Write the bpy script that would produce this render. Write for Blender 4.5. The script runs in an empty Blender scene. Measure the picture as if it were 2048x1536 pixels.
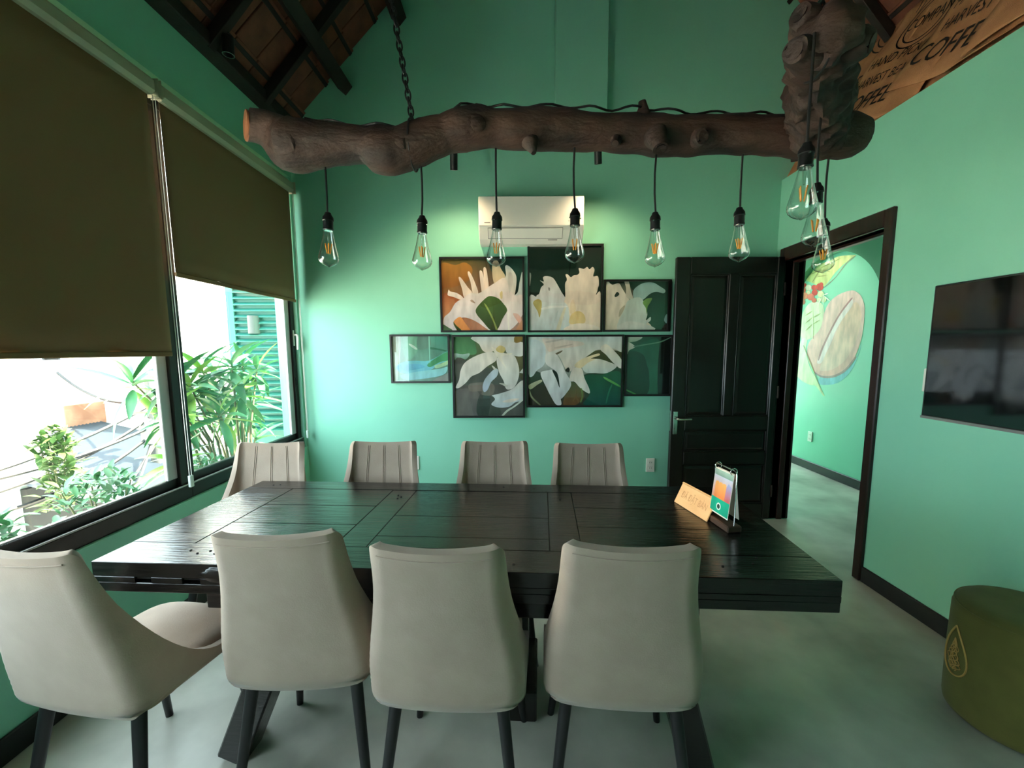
import bpy, bmesh, math, random
from mathutils import Vector, Matrix, noise
from mathutils.geometry import tessellate_polygon

scene = bpy.context.scene
col = scene.collection
random.seed(7)
R = math.radians

def lin(c):
    out = []
    for v in c[:3]:
        v /= 255.0
        out.append(v / 12.92 if v <= 0.04045 else ((v + 0.055) / 1.055) ** 2.4)
    return tuple(out)

# ------------------------------------------------------------------ camera
cam = bpy.data.cameras.new('camera')
cam.sensor_width = 36.0
cam.lens = 36.0 * 860 / 2048
cam.shift_x = -10 / 2048
cam.shift_y = 35 / 2048
cam.clip_start = 0.02
cam_o = bpy.data.objects.new('camera', cam)
col.objects.link(cam_o)
PITCH = math.atan(103 / 860)
cam_o.location = (0, 0, 1.43)
cam_o.rotation_mode = 'XYZ'
cam_o.matrix_world = (Matrix.Translation((0, 0, 1.43)) @ Matrix.Rotation(R(90) - PITCH, 4, 'X')
                      @ Matrix.Rotation(-0.0044, 4, 'Z'))
scene.camera = cam_o

# ------------------------------------------------------------------ world, sun, exposure
scene.view_settings.view_transform = 'Standard'
scene.view_settings.look = 'None'
scene.view_settings.gamma = 1.0
scene.view_settings.use_curve_mapping = False
scene.view_settings.exposure = 0.62
w = bpy.data.worlds.new('world')
scene.world = w
w.use_nodes = True
bg = w.node_tree.nodes['Background']
bg.inputs['Color'].default_value = (0.74, 0.91, 1.0, 1)
bg.inputs['Strength'].default_value = 8.5
sun = bpy.data.lights.new('sun', 'SUN')
sun.energy = 62.0
sun.color = (1.0, 0.86, 0.66)
sun.angle = R(1.0)
sun_o = bpy.data.objects.new('sun', sun)
col.objects.link(sun_o)
sun_o.rotation_euler = Vector((-0.75, -0.30, -0.85)).to_track_quat('-Z', 'Y').to_euler()

def portal(name, loc, sx, sy, direction):
    l = bpy.data.lights.new(name, 'AREA')
    l.shape = 'RECTANGLE'
    l.size = sx
    l.size_y = sy
    l.cycles.is_portal = True
    o = bpy.data.objects.new(name, l)
    col.objects.link(o)
    o.location = loc
    o.rotation_euler = Vector(direction).to_track_quat('-Z', 'Y').to_euler()
    return o
portal('window_portal', (-1.98, 1.5, 1.7), 2.2, 4.3, (1, 0, 0))
portal('corridor_portal', (2.88, 6.72, 1.4), 1.0, 1.8, (0, -1, 0))

# ------------------------------------------------------------------ mesh helpers
class MB:
    def __init__(s):
        s.v = []; s.f = []; s.c = None
    def add(s, vs, fs):
        n = len(s.v)
        s.v += [Vector(p) for p in vs]
        s.f += [tuple(i + n for i in f) for f in fs]
        return s
    def box(s, x0, x1, y0, y1, z0, z1):
        return s.add([(x0,y0,z0),(x1,y0,z0),(x1,y1,z0),(x0,y1,z0),(x0,y0,z1),(x1,y0,z1),(x1,y1,z1),(x0,y1,z1)],
                     [(0,3,2,1),(4,5,6,7),(0,1,5,4),(1,2,6,5),(2,3,7,6),(3,0,4,7)])
    def cbox(s, x0, x1, y0, y1, z0, z1, c=0.004, m=None):
        lo = (x0, y0, z0); hi = (x1, y1, z1)
        c = min(c, abs(x1-x0)/2.2, abs(y1-y0)/2.2, abs(z1-z0)/2.2)
        idx = {}; vs = []
        for k in range(8):
            sg = [(k >> a) & 1 for a in range(3)]
            for a in range(3):
                p = [hi[i] if sg[i] else lo[i] for i in range(3)]
                for b in range(3):
                    if b != a: p[b] += -c if sg[b] else c
                idx[(k, a)] = len(vs); vs.append(m @ Vector(p) if m else p)
        fs = []
        for a in range(3):
            b, d = [i for i in range(3) if i != a]
            for sgn in (0, 1):
                base = sgn << a
                fs.append([idx[(base, a)], idx[(base | 1 << b, a)], idx[(base | 1 << b | 1 << d, a)], idx[(base | 1 << d, a)]])
        for d in range(3):
            a, b = [i for i in range(3) if i != d]
            for k in range(4):
                base = ((k & 1) << a) | ((k >> 1) << b)
                fs.append([idx[(base, a)], idx[(base | 1 << d, a)], idx[(base | 1 << d, b)], idx[(base, b)]])
        for k in range(8):
            fs.append([idx[(k, 0)], idx[(k, 1)], idx[(k, 2)]])
        return s.add(vs, fs)
    def bar(s, a, b, w, h, up=(0, 0, 1), c=0.003):
        a = Vector(a); b = Vector(b); d = (b - a); L = d.length; d.normalize()
        u = Vector(up); sx = d.cross(u).normalized(); u = sx.cross(d)
        m = Matrix((( sx.x, d.x, u.x, a.x), (sx.y, d.y, u.y, a.y), (sx.z, d.z, u.z, a.z), (0,0,0,1)))
        return s.cbox(-w/2, w/2, 0, L, -h/2, h/2, c, m)
    def prism(s, pts, axis, a, b):
        n = len(pts)
        def mk(p, t):
            if axis == 'x': return (t, p[0], p[1])
            if axis == 'y': return (p[0], t, p[1])
            return (p[0], p[1], t)
        return s.add([mk(p, a) for p in pts] + [mk(p, b) for p in pts],
                     [tuple(range(n-1, -1, -1)), tuple(range(n, 2*n))] + [(i, (i+1) % n, n+(i+1) % n, n+i) for i in range(n)])
    def tube(s, path, rad, seg=10, cap=True, closed=False):
        path = [Vector(p) for p in path]
        n = len(path)
        if not hasattr(rad, '__len__'): rad = [rad]*n
        prev = None; vs = []
        for i, p in enumerate(path):
            if closed: d = path[(i+1) % n] - path[i-1]
            else: d = path[min(i+1, n-1)] - path[max(i-1, 0)]
            d.normalize()
            if prev is None:
                prev = d.orthogonal().normalized()
            prev = (prev - d*prev.dot(d)).normalized()
            q = d.cross(prev)
            for k in range(seg):
                t = 2*math.pi*k/seg
                vs.append(p + (prev*math.cos(t) + q*math.sin(t))*rad[i])
        fs = []
        m = n if closed else n-1
        for i in range(m):
            for k in range(seg):
                j = (i+1) % n
                fs.append((i*seg+k, i*seg+(k+1) % seg, j*seg+(k+1) % seg, j*seg+k))
        if cap and not closed:
            fs.append(tuple(range(seg-1, -1, -1))); fs.append(tuple((n-1)*seg+k for k in range(seg)))
        return s.add(vs, fs)
    def lathe(s, prof, seg=20, o=(0,0,0), m=None):
        vs = []; o = Vector(o)
        for r, z in prof:
            for k in range(seg):
                t = 2*math.pi*k/seg
                p = Vector((r*math.cos(t), r*math.sin(t), z))
                vs.append((m @ p if m else p) + o)
        fs = []
        for i in range(len(prof)-1):
            for k in range(seg):
                fs.append((i*seg+k, i*seg+(k+1) % seg, (i+1)*seg+(k+1) % seg, (i+1)*seg+k))
        fs.append(tuple(range(seg-1, -1, -1))); fs.append(tuple((len(prof)-1)*seg+k for k in range(seg)))
        return s.add(vs, fs)
    def grid(s, nu, nv, fn, wrap=False):
        vs = [fn(i/(nu-1) if not wrap else i/nu, j/(nv-1)) for j in range(nv) for i in range(nu)]
        fs = []
        for j in range(nv-1):
            for i in range(nu if wrap else nu-1):
                k = (i+1) % nu
                fs.append((j*nu+i, j*nu+k, (j+1)*nu+k, (j+1)*nu+i))
        return s.add(vs, fs)
    def build(s, name, mat, parent=None, smooth=None, recalc=True):
        me = bpy.data.meshes.new(name)
        inv = PM[parent.name].inverted() if parent is not None else None
        vs = [inv @ p for p in s.v] if inv else s.v
        me.from_pydata([tuple(p) for p in vs], [], s.f)
        if s.c:
            a = me.color_attributes.new('Col', 'FLOAT_COLOR', 'POINT')
            for i, c in enumerate(s.c): a.data[i].color = (c[0], c[1], c[2], 1)
        if recalc:
            bm = bmesh.new(); bm.from_mesh(me)
            bmesh.ops.recalc_face_normals(bm, faces=bm.faces)
            bm.to_mesh(me); bm.free()
        if smooth is not None:
            me.polygons.foreach_set('use_smooth', [True]*len(me.polygons))
            me.set_sharp_from_angle(angle=R(smooth))
        for m in (mat if isinstance(mat, (list, tuple)) else [mat]): me.materials.append(m)
        o = bpy.data.objects.new(name, me)
        col.objects.link(o)
        if parent is not None:
            o.parent = parent
            PM[o.name] = PM[parent.name]
        else:
            PM[o.name] = Matrix.Identity(4)
        return o

PM = {}
def tag(o, label=None, cat=None, group=None, kind=None):
    if label: o['label'] = label
    if cat: o['category'] = cat
    if group: o['group'] = group
    if kind: o['kind'] = kind
    return o
def thing(name, label, cat, loc=(0, 0, 0), rz=0.0, group=None, kind=None):
    o = bpy.data.objects.new(name, None)
    col.objects.link(o)
    o.empty_display_size = 0.1
    o.location = loc
    o.rotation_euler = (0, 0, rz)
    PM[o.name] = Matrix.Translation(loc) @ Matrix.Rotation(rz, 4, 'Z')
    return tag(o, label, cat, group, kind)
def copy_tree(o, parent=None):
    c = o.copy(); col.objects.link(c)
    c.parent = parent
    for ch in list(o.children): copy_tree(ch, c)
    return c
def label_part(o, t):
    o['label'] = t
    return o
def structure(o, label, cat='room'):
    return tag(o, label, cat, kind='structure')

# ------------------------------------------------------------------ materials
def nodes_of(name):
    m = bpy.data.materials.new(name); m.use_nodes = True
    nt = m.node_tree
    return m, nt, nt.nodes['Principled BSDF']
def M(name, c, rough=0.5, metal=0.0, c2=None, scale=4.0, detail=4.0, bump=0.0, bscale=60.0, stretch=(1, 1, 1),
      spec=0.5, sheen=0.0, rvar=0.0, contrast=(0.35, 0.65), coat=0.0):
    m, nt, b = nodes_of(name)
    N = nt.nodes; L = nt.links
    b.inputs['Roughness'].default_value = rough
    b.inputs['Metallic'].default_value = metal
    b.inputs['Specular IOR Level'].default_value = spec
    b.inputs['Coat Weight'].default_value = coat
    if sheen:
        b.inputs['Sheen Weight'].default_value = sheen
    b.inputs['Base Color'].default_value = (*lin(c), 1)
    if c2 or bump or rvar:
        tc = N.new('ShaderNodeTexCoord'); mp = N.new('ShaderNodeMapping')
        mp.inputs['Scale'].default_value = stretch
        L.new(tc.outputs['Object'], mp.inputs['Vector'])
    if c2 or rvar:
        n = N.new('ShaderNodeTexNoise'); n.inputs['Scale'].default_value = scale; n.inputs['Detail'].default_value = detail
        L.new(mp.outputs[0], n.inputs['Vector'])
        rp = N.new('ShaderNodeMapRange')
        rp.inputs['From Min'].default_value = contrast[0]; rp.inputs['From Max'].default_value = contrast[1]
        L.new(n.outputs['Fac'], rp.inputs['Value'])
        if c2:
            mx = N.new('ShaderNodeMix'); mx.data_type = 'RGBA'
            mx.inputs['A'].default_value = (*lin(c), 1); mx.inputs['B'].default_value = (*lin(c2), 1)
            L.new(rp.outputs[0], mx.inputs['Factor']); L.new(mx.outputs['Result'], b.inputs['Base Color'])
        if rvar:
            r2 = N.new('ShaderNodeMapRange')
            r2.inputs['To Min'].default_value = rough - rvar; r2.inputs['To Max'].default_value = rough + rvar
            L.new(rp.outputs[0], r2.inputs['Value']); L.new(r2.outputs[0], b.inputs['Roughness'])
    if bump:
        n2 = N.new('ShaderNodeTexNoise'); n2.inputs['Scale'].default_value = bscale; n2.inputs['Detail'].default_value = 5
        L.new(mp.outputs[0], n2.inputs['Vector'])
        bp = N.new('ShaderNodeBump'); bp.inputs['Strength'].default_value = bump; bp.inputs['Distance'].default_value = 0.01
        L.new(n2.outputs['Fac'], bp.inputs['Height']); L.new(bp.outputs[0], b.inputs['Normal'])
    return m
def emit(name, c, strength):
    m, nt, b = nodes_of(name)
    b.inputs['Base Color'].default_value = (*lin(c), 1)
    b.inputs['Emission Color'].default_value = (*lin(c), 1)
    b.inputs['Emission Strength'].default_value = strength
    return m
def thin_glass(name, tint=(1, 1, 1), base=0.05, edge=0.9, power=4.0, rough=0.0):
    m = bpy.data.materials.new(name); m.use_nodes = True
    nt = m.node_tree; N = nt.nodes; L = nt.links
    N.remove(N['Principled BSDF'])
    out = N['Material Output']
    t = N.new('ShaderNodeBsdfTransparent'); t.inputs['Color'].default_value = (*tint, 1)
    g = N.new('ShaderNodeBsdfGlossy'); g.inputs['Roughness'].default_value = rough
    lw = N.new('ShaderNodeLayerWeight'); lw.inputs['Blend'].default_value = 0.5
    p = N.new('ShaderNodeMath'); p.operation = 'POWER'; p.inputs[1].default_value = power
    L.new(lw.outputs['Facing'], p.inputs[0])
    ma = N.new('ShaderNodeMath'); ma.operation = 'MULTIPLY_ADD'
    ma.inputs[1].default_value = edge; ma.inputs[2].default_value = base
    L.new(p.outputs[0], ma.inputs[0])
    mx = N.new('ShaderNodeMixShader')
    L.new(ma.outputs[0], mx.inputs['Fac']); L.new(t.outputs[0], mx.inputs[1]); L.new(g.outputs[0], mx.inputs[2])
    L.new(mx.outputs[0], out.inputs['Surface'])
    return m
def vcol_mat(name, rough=0.5, spec=0.3):
    m, nt, b = nodes_of(name)
    a = nt.nodes.new('ShaderNodeVertexColor'); a.layer_name = 'Col'
    tc = nt.nodes.new('ShaderNodeTexCoord'); mp = nt.nodes.new('ShaderNodeMapping')
    mp.inputs['Scale'].default_value = (1.0, 1.0, 0.35); mp.inputs['Rotation'].default_value = (0.5, 0.6, 0.3)
    n = nt.nodes.new('ShaderNodeTexNoise'); n.inputs['Scale'].default_value = 16; n.inputs['Detail'].default_value = 5
    r = nt.nodes.new('ShaderNodeMapRange'); r.inputs['From Min'].default_value = 0.3; r.inputs['From Max'].default_value = 0.7
    r.inputs['To Min'].default_value = 0.70; r.inputs['To Max'].default_value = 1.08
    mx = nt.nodes.new('ShaderNodeMix'); mx.data_type = 'RGBA'; mx.blend_type = 'MULTIPLY'; mx.inputs['Factor'].default_value = 1.0
    nt.links.new(tc.outputs['Object'], mp.inputs['Vector']); nt.links.new(mp.outputs[0], n.inputs['Vector'])
    nt.links.new(n.outputs['Fac'], r.inputs['Value'])
    nt.links.new(a.outputs['Color'], mx.inputs['A']); nt.links.new(r.outputs[0], mx.inputs['B'])
    nt.links.new(mx.outputs['Result'], b.inputs['Base Color'])
    b.inputs['Roughness'].default_value = rough
    b.inputs['Specular IOR Level'].default_value = spec
    return m

mint = M('mint_paint', (140, 208, 182), 0.55, c2=(135, 204, 177), scale=2.0, bump=0.04, bscale=120, spec=0.35)
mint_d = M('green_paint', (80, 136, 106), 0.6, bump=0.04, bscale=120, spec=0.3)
concrete = M('polished_concrete', (214, 209, 198), 0.36, c2=(150, 147, 138), scale=2.1, detail=12, bump=0.06, bscale=14, rvar=0.08, contrast=(0.3, 0.7))
black_base = M('black_skirting', (24, 24, 26), 0.45)
dark_frame = M('dark_aluminium', (46, 43, 41), 0.38, metal=0.4)
grey_frame = M('grey_aluminium', (176, 172, 172), 0.4, metal=0.3)
door_wood = M('dark_door_wood', (17, 14, 12), 0.3, c2=(24, 16, 13), scale=3, stretch=(14, 14, 1), spec=0.5)
frame_wood = M('dark_red_wood', (48, 24, 19), 0.32, c2=(32, 17, 14), scale=4, stretch=(14, 14, 1))
chrome = M('chrome', (215, 215, 212), 0.18, metal=1.0)
glass_win = thin_glass('window_glass', (0.97, 0.99, 0.98), 0.04, 0.8, 5.0)
glass_pic = thin_glass('picture_glass', (1, 1, 1), 0.045, 0.75, 4.5)
glass_bulb = thin_glass('bulb_glass', (0.97, 0.99, 0.98), 0.07, 0.9, 1.7)
terracotta = M('terracotta', (124, 72, 52), 0.85, c2=(90, 50, 37), scale=6, bump=0.3, bscale=40)
roof_wood = M('dark_roof_timber', (40, 26, 20), 0.7, c2=(24, 16, 13), scale=5, bump=0.2, bscale=40)
blind_fab = M('blind_fabric', (142, 114, 84), 0.9, bump=0.15, bscale=400, spec=0.1)
_nt = blind_fab.node_tree
_tr = _nt.nodes.new('ShaderNodeBsdfTranslucent'); _tr.inputs['Color'].default_value = (0.40, 0.24, 0.11, 1)
_mx = _nt.nodes.new('ShaderNodeMixShader'); _mx.inputs['Fac'].default_value = 0.030
_nt.links.new(_nt.nodes['Principled BSDF'].outputs[0], _mx.inputs[1]); _nt.links.new(_tr.outputs[0], _mx.inputs[2])
_nt.links.new(_mx.outputs[0], _nt.nodes['Material Output'].inputs['Surface'])
blind_rail = M('blind_rail', (176, 172, 146), 0.4, spec=0.5)
plastic_w = M('white_plastic', (232, 228, 220), 0.35)
plastic_g = M('grey_plastic', (120, 118, 116), 0.5)
plastic_b = M('black_plastic', (16, 16, 17), 0.4)
velvet = M('greige_velvet', (170, 151, 136), 0.85, c2=(160, 141, 126), scale=7, bump=0.08, bscale=220, sheen=0.25, spec=0.2)
leg_black = M('black_metal', (20, 21, 23), 0.45)
table_wood = M('black_stained_wood', (16, 15, 15), 0.2, c2=(27, 26, 24), scale=3, stretch=(1.2, 14, 14), bump=0.16, bscale=9, rvar=0.06, spec=0.6)
table_dark = M('table_groove', (8, 8, 8), 0.7)
bark = M('driftwood', (70, 47, 35), 0.72, c2=(29, 20, 16), scale=5, detail=8, stretch=(1, 2.4, 2.4), bump=0.9, bscale=16)
cut_wood = M('cut_wood', (176, 112, 74), 0.7, c2=(130, 80, 52), scale=20)
amber = M('amber_filament', (236, 158, 62), 0.4)
burlap = M('burlap', (204, 144, 100), 0.9, c2=(178, 120, 80), scale=5, bump=0.6, bscale=260)
ink = M('black_ink', (34, 22, 16), 0.8)
olive = M('olive_fabric', (116, 110, 58), 0.9, c2=(104, 100, 52), scale=8, bump=0.2, bscale=300, sheen=0.1, spec=0.2)
gold = M('gold_thread', (206, 164, 92), 0.5, metal=0.3)
ply = M('pale_plywood', (226, 180, 128), 0.5, c2=(214, 166, 114), scale=4, stretch=(2, 14, 2))
walnut = M('walnut', (66, 46, 36), 0.45)
print_mat = vcol_mat('photo_print', 0.6, 0.2)
paint_mat = vcol_mat('mural_paint', 0.65, 0.25)
leaf_m = M('glossy_leaf', (66, 128, 72), 0.35, c2=(44, 104, 66), scale=6)
leaf_y = M('young_leaf', (140, 176, 70), 0.4, c2=(104, 156, 62), scale=6)
leaf_t = M('tree_leaf', (70, 96, 40), 0.6, c2=(52, 80, 34), scale=6)
lamp_grey = M('lamp_grey', (66, 66, 66), 0.5)
leaf_d = M('small_leaf', (80, 130, 84), 0.5, c2=(56, 104, 66), scale=6)
stem_m = M('plant_stem', (96, 92, 60), 0.7)
teal = M('teal_shutter', (22, 92, 82), 0.5)
white_wall = M('white_render', (240, 234, 226), 0.85, c2=(230, 224, 214), scale=3)
street = M('street_concrete', (206, 200, 190), 0.85, c2=(186, 180, 172), scale=1)
tin = M('tin_roof', (44, 54, 64), 0.45, metal=0.3)
cable_m = M('cable_rubber', (22, 22, 22), 0.5)
red_tile = M('red_roof', (96, 36, 26), 0.8)
dark_shop = M('dark_shop', (52, 49, 47), 0.8)
black_gloss = M('screen_glass', (6, 7, 8), 0.06, spec=0.7)
clear_plastic = M('clear_weight', (214, 226, 220), 0.15)
# ------------------------------------------------------------------ the room
XL, XR, YB, YF = -1.80, 2.13, 3.63, -2.4
WT = 0.14
CX = 3.48            # corridor wall with the mural
def roof_l(x): return 3.11 + 1.12*(x + 1.82)
def roof_r(x): return 4.0 - 1.12*(x - 2.15)
RX = 0.5625; RZ = roof_l(RX)

f = MB().box(XL-0.2, CX+0.2, YF-0.2, 6.9, -0.15, 0.0)
structure(f.build('floor', concrete), 'polished grey concrete floor with cloudy stains', 'floor')

structure(MB().box(XL-0.18, CX+0.2, YF-0.2, 6.9, -4.0, -0.15).build('wall_lower_storey', mint), 'added storey block below the room, not in view, shading the street', 'wall')  # unseen block added to keep the sun off the near street
g = MB().prism([(XL-0.2, 0), (XR+WT, 0), (XR+WT, 2.7), (2.85, 2.7), (2.85, roof_r(2.85)+0.12), (RX, RZ+0.12), (XL-0.2, roof_l(XL-0.2)+0.12)], 'y', YB, YB+0.15)
structure(g.build('wall_back', mint), 'mint green gable wall behind the table', 'wall')
structure(MB().cbox(0.304, 0.706, YB-0.09, YB, 3.12, roof_l(0.30), 0.006).build('trim_1', mint), 'square mint green pilaster high on the gable wall', 'pilaster')
g = MB().prism([(XL-0.2, 0), (XR+WT, 0), (XR+WT, 2.7), (2.85, 2.7), (2.85, roof_r(2.85)+0.12), (RX, RZ+0.12), (XL-0.2, roof_l(XL-0.2)+0.12)], 'y', YF-0.15, YF)
structure(g.build('wall_front', mint), 'mint green wall behind the camera', 'wall')

# left wall: apron under the windows, lintel, end piers
ZS, ZH = 0.62, 2.72
g = MB()
g.box(XL-0.16, XL, YF, YB, 0, ZS)
g.box(XL-0.16, XL, YF, YB, ZH+0.08, 3.14)
g.add([(XL, YF, 3.14), (XL, YB, 3.14), (XL, YB, roof_l(XL)-0.005), (XL, YF, roof_l(XL)-0.005), (XL-0.14, YF, 3.14), (XL-0.14, YB, 3.14), (XL-0.14, YB, roof_l(XL-0.14)-0.005), (XL-0.14, YF, roof_l(XL-0.14)-0.005)], [(0,1,2,3), (7,6,5,4), (0,4,5,1), (1,5,6,2), (2,6,7,3), (3,7,4,0)])
g.box(XL-0.16, XL-0.06, YF, YB, ZH, ZH+0.08)
g.box(XL-0.16, XL, YF, -0.6, ZS, ZH+0.08)
g.box(XL-0.16, XL-0.005, 3.6, YB, ZS, ZH+0.08)
structure(g.build('wall_left', mint), 'mint green window wall with a low apron and deep lintel', 'wall')

# right wall with the doorway
DY0, DY1, DZ = 2.57, 3.50, 2.12
g = MB()
g.box(XR, XR+WT, YF, DY0-0.0, 0, 2.77)
g.box(XR, XR+WT, DY0, DY1, DZ, 2.77)
g.box(XR, XR+WT, DY1, YB, 0, 2.77)
structure(g.build('wall_right', mint), 'mint green wall with the doorway and the television', 'wall')

def skirting(name, x0, x1, y0, y1, label):
    return structure(MB().cbox(x0, x1, y0, y1, 0, 0.098, 0.004).build(name, black_base), label, 'baseboard')
skirting('baseboard_right', XR-0.014, XR, YF, DY0-0.06, 'black baseboard along the television wall')
skirting('baseboard_left', XL, XL+0.014, YF, YB-0.014, 'black baseboard under the windows')
skirting('baseboard_back', XL+0.014, XR, YB-0.014, YB, 'black baseboard along the picture wall')
skirting('baseboard_corridor', CX-0.014, CX, 0.9, 6.8, 'charcoal baseboard below the mural in the corridor')

# door frame
g = thing('trim_2', 'dark red-brown wooden door frame around the open doorway', 'door frame', (XR, DY0, 0), kind='structure')
for (y0, y1, nm) in ((DY0-0.06, DY0, 'jamb'), (DY1, DY1+0.055, 'jamb')):
    MB().cbox(XR-0.022, XR+WT+0.02, y0, y1, 0, DZ+0.1, 0.006).build(nm, frame_wood, g)
MB().cbox(XR-0.022, XR+WT+0.02, DY0, DY1, DZ+0.0, DZ+0.1, 0.006).build('head', frame_wood, g)
for (y0, y1, z0, z1) in ((DY0-0.012, DY0+0.012, 0, DZ), (DY1-0.012, DY1+0.006, 0, DZ), (DY0, DY1, DZ-0.018, DZ)):
    MB().cbox(XR+0.055, XR+0.1, y0, y1, z0, z1, 0.003).build('stop_bead', frame_wood, g)

# open door leaf, swung flat towards the picture wall
lx0, lx1, ly0, ly1, lz1 = 1.262, 2.118, 3.485, 3.525, 2.15
d = thing('door_1', 'open dark brown panelled wooden door with a steel lever handle', 'door', (lx1, ly0, 0), kind='structure')
px = [(1.375, 1.685), (1.765, 2.06)]
pz = [(0.14, 0.475), (0.585, 0.765), (0.885, 2.02)]
def board(nm, x0, x1, z0, z1):
    MB().cbox(x0, x1, ly0, ly1, z0, z1, 0.006).build(nm, door_wood, d)
board('stile', lx0, 1.375, 0.008, lz1); board('stile', 2.06, lx1, 0.008, lz1)
for z0, z1 in ((0.008, 0.14), (0.475, 0.585), (0.765, 0.885), (2.02, lz1)): board('rail', 1.375, 2.06, z0, z1)
for z0, z1 in ((0.14, 0.475), (0.885, 2.02)): board('mullion', 1.685, 1.765, z0, z1)
def panel(x0, x1, z0, z1):
    m = MB(); b = 0.035
    for yy, s in ((ly0+0.018, 1), (ly1-0.018, -1)):
        i = len(m.v)
        out = [(x0, z0), (x1, z0), (x1, z1), (x0, z1)]
        inn = [(x0+b, z0+b), (x1-b, z0+b), (x1-b, z1-b), (x0+b, z1-b)]
        m.add([(x, yy, z) for x, z in out] + [(x, yy - s*0.012, z) for x, z in inn],
              [(0,1,5,4), (1,2,6,5), (2,3,7,6), (3,0,4,7), (4,5,6,7)])
    o = m.build('panel', door_wood, d, recalc=False)
    k = MB()
    for a in ((x0, x1, z0, z0+0.012), (x0, x1, z1-0.012, z1), (x0, x0+0.012, z0, z1), (x1-0.012, x1, z0, z1)):
        k.cbox(a[0], a[1], ly0+0.004, ly0+0.018, a[2], a[3], 0.004)
    k.build('moulding', door_wood, o)
for xa, xb in px:
    panel(xa, xb, *pz[0]); panel(xa, xb, *pz[2])
panel(1.375, 2.06, *pz[1])
h = MB().cbox(1.28, 1.316, ly0-0.008, ly0, 0.735, 0.925, 0.003).build('handle_plate', chrome, d)
MB().tube([(1.298, ly0-0.006, 0.868), (1.298, ly0-0.05, 0.868), (1.31, ly0-0.056, 0.868), (1.41, ly0-0.056, 0.868)], [0.009, 0.009, 0.01, 0.008], 10).build('lever', chrome, h, 40)
MB().lathe([(0.009, 0), (0.009, 0.012)], 12, (1.298, ly0-0.008, 0.78), Matrix.Rotation(R(90), 4, 'X')).build('key_cylinder', chrome, h, 40)
MB().cbox(lx0-0.003, lx0+0.001, ly0+0.008, ly1-0.008, 0.76, 0.93, 0.001).build('lock_plate', chrome, d)
for z in (0.25, 1.08, 1.9):
    MB().tube([(lx1+0.006, ly0-0.004, z-0.05), (lx1+0.006, ly0-0.004, z+0.05)], 0.007, 8).build('hinge', frame_wood, d, 40)

# ------------------------------------------------------------------ corridor behind the doorway
g = MB().box(CX, CX+0.15, 0.9, 6.9, 0, 2.75)
wc = structure(g.build('wall_corridor', mint), 'mint corridor wall carrying the coffee bean mural', 'wall')
# arch-headed surround standing proud of the mural wall
AF = 3.40
yc, zsp, ra = 4.79, 1.72, 0.735
pts = []
for k in range(33):
    t = math.pi*k/32
    pts.append((yc + ra*math.cos(t), zsp + ra*math.sin(t)))
m = MB()
n = len(pts)
top = [(p[0], 2.75) for p in pts]
vs = []
for xx in (AF, CX):
    vs += [(xx, p[0], p[1]) for p in pts] + [(xx, q[0], q[1]) for q in top]
fs = []
for k in range(n-1):
    fs.append((k, k+1, n+k+1, n+k))
    fs.append((k, k+1, 2*n+k+1, 2*n+k))
m.add(vs, fs)
m.box(AF, CX, 0.9, yc-ra, 2.0, 2.75)
m.box(AF, CX, yc+ra, 6.9, 2.0, 2.75)
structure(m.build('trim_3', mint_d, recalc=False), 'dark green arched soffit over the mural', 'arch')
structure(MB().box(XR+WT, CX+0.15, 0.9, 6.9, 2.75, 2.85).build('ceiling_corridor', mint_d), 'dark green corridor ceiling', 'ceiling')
structure(MB().box(XR+WT, CX+0.15, 0.75, 0.9, 0, 2.85).build('wall_corridor_end', mint), 'mint end wall of the corridor', 'wall')
structure(MB().box(XR, XR+WT, YB+0.15, 6.9, 0, 2.85).build('wall_corridor_side', mint), 'mint inner wall of the corridor beyond the room', 'wall')
g = MB()
g.box(XR+WT, CX, 6.75, 6.9, 0, 0.5); g.box(XR+WT, CX, 6.75, 6.9, 2.3, 2.75)
g.box(XR+WT, 2.38, 6.75, 6.9, 0.5, 2.3); g.box(3.38, CX, 6.75, 6.9, 0.5, 2.3)
structure(g.build('wall_corridor_far', mint), 'added unseen mint wall at the far corridor end, its opening sized for daylight', 'wall')  # added out of view; the opening sets how much daylight enters the corridor
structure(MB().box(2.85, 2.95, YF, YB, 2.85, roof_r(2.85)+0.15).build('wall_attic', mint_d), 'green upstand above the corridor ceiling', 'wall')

# painting helpers: flat coloured shapes on a plane
def catmull(pts, sub=4):
    n = len(pts); out = []
    for i in range(n):
        p0, p1, p2, p3 = (Vector(pts[(i+k-1) % n]) for k in range(4))
        for j in range(sub):
            t = j/sub
            out.append(0.5*((2*p1) + (p2-p0)*t + (2*p0-5*p1+4*p2-p3)*t*t + (3*p1-p0-3*p2+p3)*t**3))
    return out
def clip(poly, x0, x1, y0, y1):
    def half(pl, inside, cut):
        out = []
        for i in range(len(pl)):
            a, b = pl[i-1], pl[i]
            if inside(b):
                if not inside(a): out.append(cut(a, b))
                out.append(b)
            elif inside(a): out.append(cut(a, b))
        return out
    def cx(v): return lambda a, b: a + (b-a)*((v-a.x)/(b.x-a.x))
    def cy(v): return lambda a, b: a + (b-a)*((v-a.y)/(b.y-a.y))
    for ins, cut in ((lambda p: p.x >= x0, cx(x0)), (lambda p: p.x <= x1, cx(x1)), (lambda p: p.y >= y0, cy(y0)), (lambda p: p.y <= y1, cy(y1))):
        poly = half(poly, ins, cut)
        if not poly: return []
    return poly
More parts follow.
